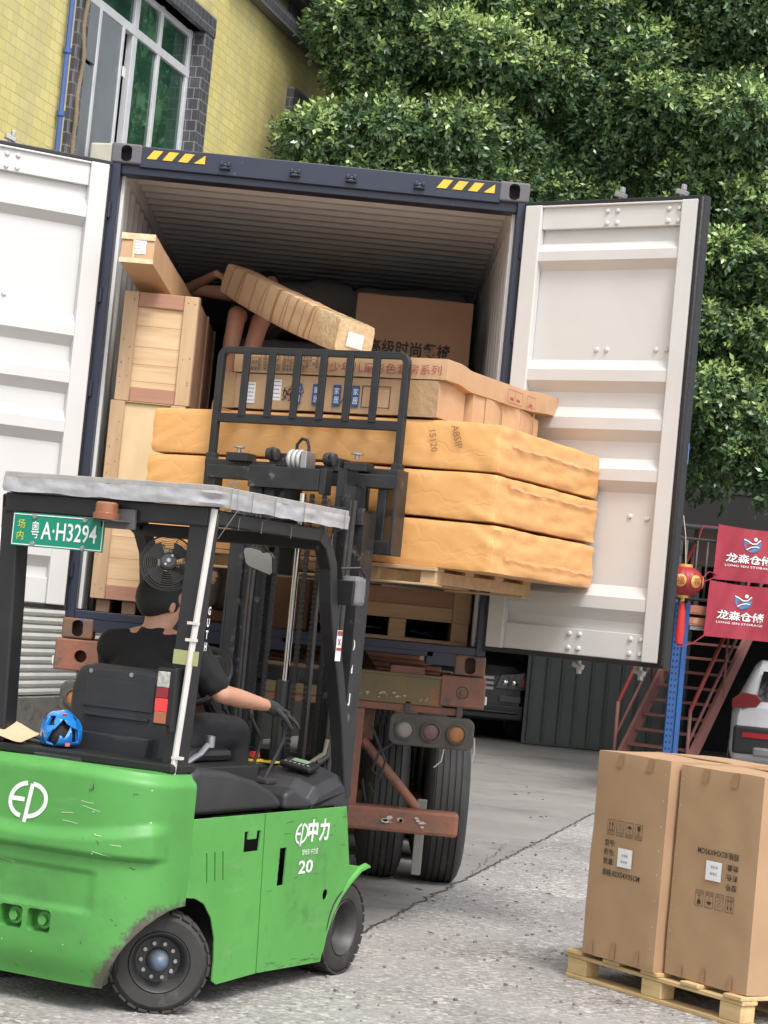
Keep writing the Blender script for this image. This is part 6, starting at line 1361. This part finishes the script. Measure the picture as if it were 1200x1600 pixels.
# ------------------------------------------------------------------ worker standing in the container holding the bent carton
wk = thing('person', 'worker with bare lower legs, bending inside the dark container and holding the bent carton', 'person', (0, 0, 0))
V3 = Vector
b0 = V3((.85, 1.66, 3.60))
W1 = {'pel': (b0, (.13, .11)), 'wai': (V3((.86, 1.75, 3.68)), (.12, .10)), 'che': (V3((.86, 1.88, 3.74)), (.14, .11)), 'nb': (V3((.86, 1.92, 3.78)), .06), 'hd': (V3((.87, 1.90, 3.80)), .055),
      'shR': (V3((1.0, 1.80, 3.76)), .055), 'elR': (V3((1.05, 1.45, 3.66)), .04), 'wrR': (V3((.92, 1.12, 3.58)), .03), 'shL': (V3((.70, 1.85, 3.78)), .055), 'elL': (at(292, 452, 1.65), .036), 'wrL': (at(338, 428, 1.18), .027),
      'hiR': (V3((.91, 1.56, 3.55)), .08), 'knR': (V3((.895, 1.12, 3.52)), .06), 'caR': (V3((.86, 1.12, 3.34)), .055), 'anR': (V3((.80, 1.16, 3.05)), .036), 'toR': (V3((.80, 1.04, 2.995)), .032),
      'hiL': (V3((.78, 1.58, 3.55)), .08), 'knL': (V3((.745, 1.12, 3.54)), .06), 'caL': (V3((.725, 1.10, 3.34)), .055), 'anL': (V3((.71, 1.12, 3.05)), .036), 'toL': (V3((.70, 1.0, 2.995)), .032)}
WE = [('pel', 'wai'), ('wai', 'che'), ('che', 'nb'), ('nb', 'hd'), ('nb', 'shR'), ('shR', 'elR'), ('elR', 'wrR'), ('nb', 'shL'), ('shL', 'elL'), ('elL', 'wrL'), ('pel', 'hiR'), ('hiR', 'knR'), ('knR', 'caR'), ('caR', 'anR'), ('anR', 'toR'), ('pel', 'hiL'), ('hiL', 'knL'), ('knL', 'caL'), ('caL', 'anL'), ('anL', 'toL')]
h2m, HP2, HQ2 = head_meshes(V3((.885, 1.84, 3.83)), V3((-.4, .5, -.75)))
fuse([skinmesh(W1, WE, 2, 'pel')]+h2m+hand_meshes(W1['wrL'][0], V3((.6, -.5, -.3)), V3((.2, .3, -1)), .5, 1, .2)+hand_meshes(W1['wrR'][0], V3((.0, .2, .9)), V3((0, -1, 0)), .4, 1, .2, -1), 'body', skin, wk, .009, 4)
bshirt = mat('navy_shirt', (.012, .02, .05), .85)
fuse([skinmesh({k: (W1[k][0], (W1[k][1][0]+.025, W1[k][1][1]+.025) if isinstance(W1[k][1], tuple) else W1[k][1]+.016) for k in ('pel', 'wai', 'che', 'nb', 'shR', 'shL')}, [('pel', 'wai'), ('wai', 'che'), ('che', 'nb'), ('nb', 'shR'), ('nb', 'shL')], 2, 'pel')], 'shirt', bshirt, wk, .012, 4, .006)
fuse([skinmesh({k: (W1[k][0], (W1[k][1][0]+.02, W1[k][1][1]+.02) if isinstance(W1[k][1], tuple) else W1[k][1]+.02) for k in ('pel', 'hiR', 'hiL')} | {'a': (V3((.897, 1.20, 3.53)), .078), 'b': (V3((.748, 1.20, 3.55)), .078)}, [('pel', 'hiR'), ('pel', 'hiL'), ('hiR', 'a'), ('hiL', 'b')], 2, 'pel')], 'shorts', pantsb, wk, .012, 4, .006)
q = MB(); q.grid(30, 20, lambda u, v: HP2(math.sin(math.pi*v)*math.cos(6.2832*u)*.083, -.012+math.sin(math.pi*v)*math.sin(6.2832*u)*.103, .035+math.cos(math.pi*v)*.092 if v < .55 else .03+math.cos(math.pi*.55)*.09)); q.build('hair', hairm, wk)

# second worker crouching low behind the mast
w2 = thing('person', 'worker in loose grey clothes crouching low on the container floor behind the mast', 'person', (.0, .0, 0))
G = V3((.86, .52, 0))
W2 = {'pel': (G+V3((0, .05, 1.80)), (.13, .11)), 'wai': (G+V3((0, .02, 1.92)), (.12, .1)), 'che': (G+V3((0, -.08, 2.06)), (.14, .10)), 'nb': (G+V3((0, -.16, 2.16)), .05), 'hd': (G+V3((0, -.18, 2.22)), .05),
      'hiR': (G+V3((.09, .02, 1.78)), .075), 'knR': (G+V3((.15, -.22, 1.95)), .055), 'anR': (G+V3((.13, -.10, 1.66)), .035), 'toR': (G+V3((.14, -.22, 1.625)), .028),
      'hiL': (G+V3((-.08, .02, 1.78)), .075), 'knL': (G+V3((-.10, -.22, 1.92)), .055), 'anL': (G+V3((-.08, -.10, 1.66)), .035), 'toL': (G+V3((-.085, -.24, 1.625)), .028),
      'shR': (G+V3((.17, -.10, 2.1)), .05), 'elR': (G+V3((.22, -.2, 1.92)), .04), 'wrR': (G+V3((.14, -.36, 1.88)), .028), 'shL': (G+V3((-.17, -.10, 2.1)), .05), 'elL': (G+V3((-.2, -.2, 1.92)), .04), 'wrL': (G+V3((-.1, -.36, 1.88)), .028)}
W2E = [('pel', 'wai'), ('wai', 'che'), ('che', 'nb'), ('nb', 'hd'), ('pel', 'hiR'), ('hiR', 'knR'), ('knR', 'anR'), ('anR', 'toR'), ('pel', 'hiL'), ('hiL', 'knL'), ('knL', 'anL'), ('anL', 'toL'), ('nb', 'shR'), ('shR', 'elR'), ('elR', 'wrR'), ('nb', 'shL'), ('shL', 'elL'), ('elL', 'wrL')]
h3m, HP3, HQ3 = head_meshes(G+V3((0, -.22, 2.29)), V3((0, -.9, -.5)))
fuse([skinmesh(W2, W2E, 2, 'pel')]+h3m+hand_meshes(W2['wrR'][0], V3((-.3, -.8, -.2)), V3((-1, 0, 0)), .8)+hand_meshes(W2['wrL'][0], V3((.3, -.8, -.2)), V3((1, 0, 0)), .8), 'body', skin, w2, .009, 4)
gw = mat('grey_work_cloth', (.20, .185, .165), .85, bump=.8, bs=12)
fuse([skinmesh({k: (W2[k][0], (W2[k][1][0]+.03, W2[k][1][1]+.03) if isinstance(W2[k][1], tuple) else W2[k][1]+.022) for k in ('pel', 'wai', 'che', 'nb', 'shR', 'shL', 'elR', 'elL')}, [('pel', 'wai'), ('wai', 'che'), ('che', 'nb'), ('nb', 'shR'), ('nb', 'shL'), ('shR', 'elR'), ('shL', 'elL')], 2, 'pel')], 'jacket', gw, w2, .012, 4, .008)
fuse([skinmesh({k: (W2[k][0], (W2[k][1][0]+.02, W2[k][1][1]+.02) if isinstance(W2[k][1], tuple) else W2[k][1]+.024) for k in ('pel', 'hiR', 'hiL', 'knR', 'knL')} | {'a': (W2['knR'][0].lerp(W2['anR'][0], .75), .062), 'b': (W2['knL'][0].lerp(W2['anL'][0], .75), .062)}, [('pel', 'hiR'), ('pel', 'hiL'), ('hiR', 'knR'), ('hiL', 'knL'), ('knR', 'a'), ('knL', 'b')], 2, 'pel')], 'trousers', gw, w2, .012, 4, .008)
q = MB(); q.grid(30, 20, lambda u, v: HP3(math.sin(math.pi*v)*math.cos(6.2832*u)*.083, -.012+math.sin(math.pi*v)*math.sin(6.2832*u)*.103, .035+math.cos(math.pi*min(v, .55))*.092)); q.build('hair', hairm, w2)

# ------------------------------------------------------------------ things lying on the counterweight
hp = L2W((-.165, -1.56, 1.03)); he = thing('bicycle_helmet', 'blue vented cycling helmet resting on the counterweight beside the seat', 'helmet', hp, FR+.5)
me = blob((0, 0, .055), (.088, .125, .105), None, 40); bm = bmesh.new(); bm.from_mesh(me)
bmesh.ops.delete(bm, geom=[v for v in bm.verts if v.co.z < .0], context='VERTS')
for v in bm.verts: v.co.x *= 1+.05*math.cos(v.co.y*40); v.co += v.co.normalized()*.003*math.sin(v.co.x*90)
bm.to_mesh(me); bm.free(); ho = link(bpy.data.objects.new('helmet_shell', me), he); ho.data.materials.append(blueh)
for p in me.polygons: p.use_smooth = True
sm_ = ho.modifiers.new('s', 'SOLIDIFY'); sm_.thickness = .016; sm_.offset = -1; bake(ho)
cc = []
for a, z, w_, h_, tlt in ((-150, .10, .024, .032, .3), (-115, .115, .020, .024, .4), (-80, .085, .026, .038, -.3), (-45, .06, .022, .036, .3), (-100, .045, .020, .034, -.2), (-135, .04, .014, .03, .2), (-20, .11, .02, .028, .2), (20, .08, .022, .034, 0), (70, .09, .022, .03, 0), (120, .08, .022, .03, 0), (170, .09, .022, .034, 0), (-170, .05, .015, .028, 0)):
    c = MB(); p = V3((math.cos(R(a)), math.sin(R(a)), 0)); s_ = V3((-p.y, p.x, 0)); u_ = V3((0, 0, 1)); vs = []
    pts = [(-w_, -h_*.7), (w_*.7, -h_), (w_, h_*.5), (-w_*.4, h_)]; pts = [(x*math.cos(tlt)-y*math.sin(tlt), x*math.sin(tlt)+y*math.cos(tlt)) for x, y in pts]
    for k in (.045, .20): vs += [p*k+s_*x*(k/.11+.3)+u_*(z+y) for x, y in pts]
    c.add(vs, [(3, 2, 1, 0), (4, 5, 6, 7)]+[(i, (i+1) % 4, 4+(i+1) % 4, 4+i) for i in range(4)]); cc.append(c.build('c', blueh, he))
bpy.context.view_layer.update(); cut(ho, cc)
lin = blob((0, 0, .05), (.066, .10, .082)); lo = link(bpy.data.objects.new('foam_liner', lin), he); lin.materials.append(mat('black_foam', (.015, .015, .016), .9))
q = MB(); q.obox((.02, -.108, .145), (.02, .004, .014), (.6, 0, 0)); q.obox((.045, -.115, .02), (.02, .004, .014), (.0, 0, .4)); q.build('helmet_sticker', mat('pink_sticker', (.6, .15, .16), .5), he)
pe = thing('paper_sheet', 'pale folded cardboard sheet lying on the counterweight behind the left pillar', 'paper', L2W((-.36, -1.63, 1.045)), FR)
q = MB(); q.grid(8, 8, lambda u, v: (-.12+.22*u, -.08+.14*v, .005+.07*v*(1-.5*u)+.01*math.sin(u*5))); q.build('sheet', mat('kraft_paper', (.58, .42, .26), .8), pe)
q = thing('rubber_strap', 'coiled black rubber strap lying beside the blue helmet', 'strap', L2W((-.30, -1.62, 1.034)), FR)
a = MB(); a.tube([(-.06, 0, .01), (.0, -.02, .016), (.08, .0, .01), (.10, .05, .016), (.02, .07, .012), (-.05, .04, .018)], .012, 6); a.build('strap_coil', rubber, q)

# ------------------------------------------------------------------ pallet with cartons at the right
PO = V3((2.895, -1.42, 0)); PR = math.atan2(-.98, .66)     # x runs along the front edge towards the camera, y to the far side
pal = thing('wooden_pallet', 'new pine pallet on the ground carrying the tall cartons at the right', 'pallet', PO, PR)
def pb(name, b): q = MB(); q.box(*b); return q.build(name, pallet_w, pal, .004)
for y0 in (0, .45, .90):
    pb('bottom_board', (0, y0, 0, 1.25, y0+.10, .020)); pb('stringer_board', (0, y0, .102, 1.25, y0+.10, .122))
    for x0 in (0.005, .56, 1.10): pb('block', (x0, y0+.004, .0205, x0+.14, y0+.096, .1015))
for x0 in (0, .28, .56, .84, 1.13): pb('deck_board', (x0, -.01, .1225, x0+.12, 1.01, .142))
pal_m = FM
def P2W(p): return Matrix.Translation(PO) @ Matrix.Rotation(PR, 4, 'Z') @ V3(p)
cbm = mat('box_cardboard', (.385, .245, .14), .78, col2=(.34, .212, .12), vs=3, bump=.05, bs=90, spots=[((.50, .35, .22), (60, 60, 8), .74, .8)])
def sym(d, x, y, k, s_=.052):
    h = s_*1.42; d.box(x, y, x+s_, y+h, .0022); d.line([(x, y+h*.24), (x+s_, y+h*.24)], .0018); cx = x+s_/2; b = y+h*.26; t = h*.70
    if k == 0:
        for o in (-.2, .2): c = cx+o*s_; d.line([(c, b+.08*t), (c, b+.6*t)], .0035); d.poly([(c-.006, b+.58*t), (c+.006, b+.58*t), (c, b+.92*t)])
        d.line([(x+.008, b+.05*t), (x+s_-.008, b+.05*t)], .003)
    elif k == 1: d.line([(cx, b+.35*t), (cx-.012, b+.7*t), (cx-.006, b+.85*t), (cx, b+.72*t), (cx+.006, b+.85*t), (cx+.012, b+.7*t), (cx, b+.35*t)], .002); d.line([(x+.006, b+.1*t), (cx-.008, b+.3*t), (cx+.004, b+.12*t), (x+s_-.008, b+.35*t)], .002)
    elif k == 2: d.poly([(cx-.016, b+.5*t)]+[(cx+.016*math.cos(a*math.pi/8), b+.5*t+.014*math.sin(a*math.pi/8)) for a in range(8, -1, -1)]); d.line([(cx, b+.5*t), (cx, b+.12*t), (cx+.006, b+.10*t), (cx+.007, b+.18*t)], .002)
    else: d.poly([(cx-.012, b+.9*t), (cx+.012, b+.9*t), (cx+.010, b+.55*t), (cx, b+.42*t), (cx-.010, b+.55*t)]); d.line([(cx, b+.45*t), (cx, b+.15*t)], .003); d.line([(cx-.009, b+.12*t), (cx+.009, b+.12*t)], .003)
    d.text(['向上', '小心轻放', '怕湿', '易碎物品'][k], x+.004, y+.004, h*.15, s_-.009)
def boxcarton(label, x, y, w_, dp, h, flip=False, printed=True, seed=0, tilt=0, group='tall brown cartons on the right pallet'):
    t = thing('tall_carton', label, 'cardboard box', P2W((x+w_/2, y+dp/2, .1425)), PR, group, (0, tilt, PR))
    softbox((0, 0, h/2), (w_, dp, h), .006, 2.8, .03, .007, None, None, seed).build('carton_shell', cbm, t, weld=True)
    fr = frame((-w_/2, -dp/2, 0), (1, 0, 0), (0, 0, 1)); off = .0075
    q = MB(); q.box(-w_/2+.01, -.025, h+.002, w_/2-.01, .025, h+.0045); q.build('top_tape', tape, t)
    d = Draw(); rg = random.Random(seed+50)
    for i in range(3): xx = .05+.17*i+rg.uniform(0, .05); d.rect(xx, 0.006, xx+.03, .075+rg.uniform(-.02, .02))
    for i in range(2): xx = .08+.26*i+rg.uniform(0, .08); d.poly([(xx, h-.07), (xx+.04, h-.075), (xx+.05, h-.006), (xx+.01, h-.006)])
    d.build('tape_end', mat('faint_tape', (.345, .207, .12), .4), fr, t, off)
    d = Draw()
    for zz in (.10, .20, .32, .44, .55, .66, .78, .90): d.rect(w_-.028 if not flip else .022, zz*h/.97, (w_-.022 if not flip else .028), zz*h/.97+.007)
    d.build('staple', mat('pale_staple', (.6, .5, .38), .5), fr, t, off)
    if printed:
        d = Draw()
        for k in range(4): sym(d, .125+.068*k, h*.600, k)
        for i, tx in enumerate(('型号:', '颜色:', '数量:')): d.text(tx, .115, h*(.545-.045*i), h*.030, .078, bold=.015)
        d.text('规格:82X54X95CM', .115, h*.400, h*.034, .275, bold=.015)
        if flip: d.rot180(w_/2+.0, h*.515)
        d.build('print', ink, fr, t, off)
        s_ = Draw(); s_.rect(.22, h*.455, .325, h*.545)
        if flip: s_.rot180(w_/2, h*.515)
        so_ = s_.build('address_sticker', sticker, fr, t, off+.001)
        s_ = Draw(); s_.text('沙发椅', .245, h*.505, .014, .05); s_.text('米白色', .245, h*.475, .014, .05)
        if flip: s_.rot180(w_/2, h*.515)
        s_.build('sticker_text', greyink, fr, so_, off+.002)
    return t
boxcarton('tall brown carton at the left front of the right pallet, its print upright', .125, -.02, .535, .80, 1.02, seed=1)
boxcarton('tall brown carton at the right front of the right pallet, its print upside down', .68, .03, .56, .80, 1.01, flip=True, seed=2)

# ------------------------------------------------------------------ repeats built in one go become parts of their own
def split_loose(base, new=None):
    for o in [x for x in bpy.data.objects if x.type == 'MESH' and x.name.split('.')[0] == base]:
        me = o.data; n = len(me.vertices); p = list(range(n))
        def f(x):
            while p[x] != x: p[x] = p[p[x]]; x = p[x]
            return x
        for e in me.edges: p[f(e.vertices[0])] = f(e.vertices[1])
        g = {}
        for q_ in me.polygons: g.setdefault(f(q_.vertices[0]), []).append(q_)
        if len(g) < 2:
            if new: o.name = new
            continue
        for k, ps in enumerate(g.values()):
            ids = sorted({v for q_ in ps for v in q_.vertices}); ix = {v: i for i, v in enumerate(ids)}
            m2 = bpy.data.meshes.new(new or base); m2.from_pydata([me.vertices[v].co[:] for v in ids], [], [[ix[v] for v in q_.vertices] for q_ in ps])
            for m_ in me.materials: m2.materials.append(m_)
            m2.polygons.foreach_set('material_index', [q_.material_index for q_ in ps]); fl = [q_.use_smooth for q_ in ps]
            if any(fl): m2.set_sharp_from_angle(angle=R(38))
            m2.polygons.foreach_set('use_smooth', fl); m2.update()
            c = bpy.data.objects.new(new or base, m2); COL.objects.link(c); c.parent = o.parent; c.matrix_basis = o.matrix_basis.copy()
            for md in o.modifiers:
                if md.type == 'BEVEL': b = c.modifiers.new('bevel', 'BEVEL'); b.width = md.width; b.segments = md.segments; b.limit_method = 'ANGLE'; b.angle_limit = md.angle_limit
            for ch in (list(o.children) if k == 0 else []): ch.parent = c
        bpy.data.objects.remove(o, do_unlink=True)
for a, b in (('cross_member', None), ('side_batten', None), ('edge_channel', None), ('front_casting', None), ('main_rail', None), ('side_rail', None), ('inner_post', None), ('front_post', None), ('window_row', 'window'), ('floor_boards', 'floor_board'),
             ('lift_cylinder', None), ('chrome_rod', None), ('hydraulic_hose', None), ('mast_bolt', None), ('seat_screw', None), ('plate_bolt', None), ('wheel_nut_set', 'wheel_nut'), ('baluster_set', 'baluster'), ('leg', None), ('spacer_plate', None), ('landing_frame', 'landing_leg'),
             ('lamp_bracket', None), ('blue_block', None), ('tie_ribbon', None), ('conduit_clip', None), ('fan_blade_set', 'fan_blade'), ('hinge_knuckle', None), ('ledge', None), ('grey_cladding', None), ('window_glass', None), ('mounting_plate', None), ('axle', None),
             ('rail', None), ('crease', None), ('staple', None), ('helmet_sticker', None), ('side_marker', None), ('frayed_cord', None), ('hose_coupling', None), ('hose_pulley', None), ('skid', None), ('rail_plate', None), ('roof', None), ('tape', None), ('grille', 'grille_slat'), ('reflector', None), ('cap', None), ('corner_post', None), ('tape_end', None), ('spoke_set', 'spoke')):
    split_loose(a, b)
for o in bpy.data.objects:
    b = o.name.split('.')[0]
    if b in ('hole_row', 'tread_lug_set'): o.name = {'hole_row': 'hole_pattern', 'tread_lug_set': 'tread_pattern'}[b]
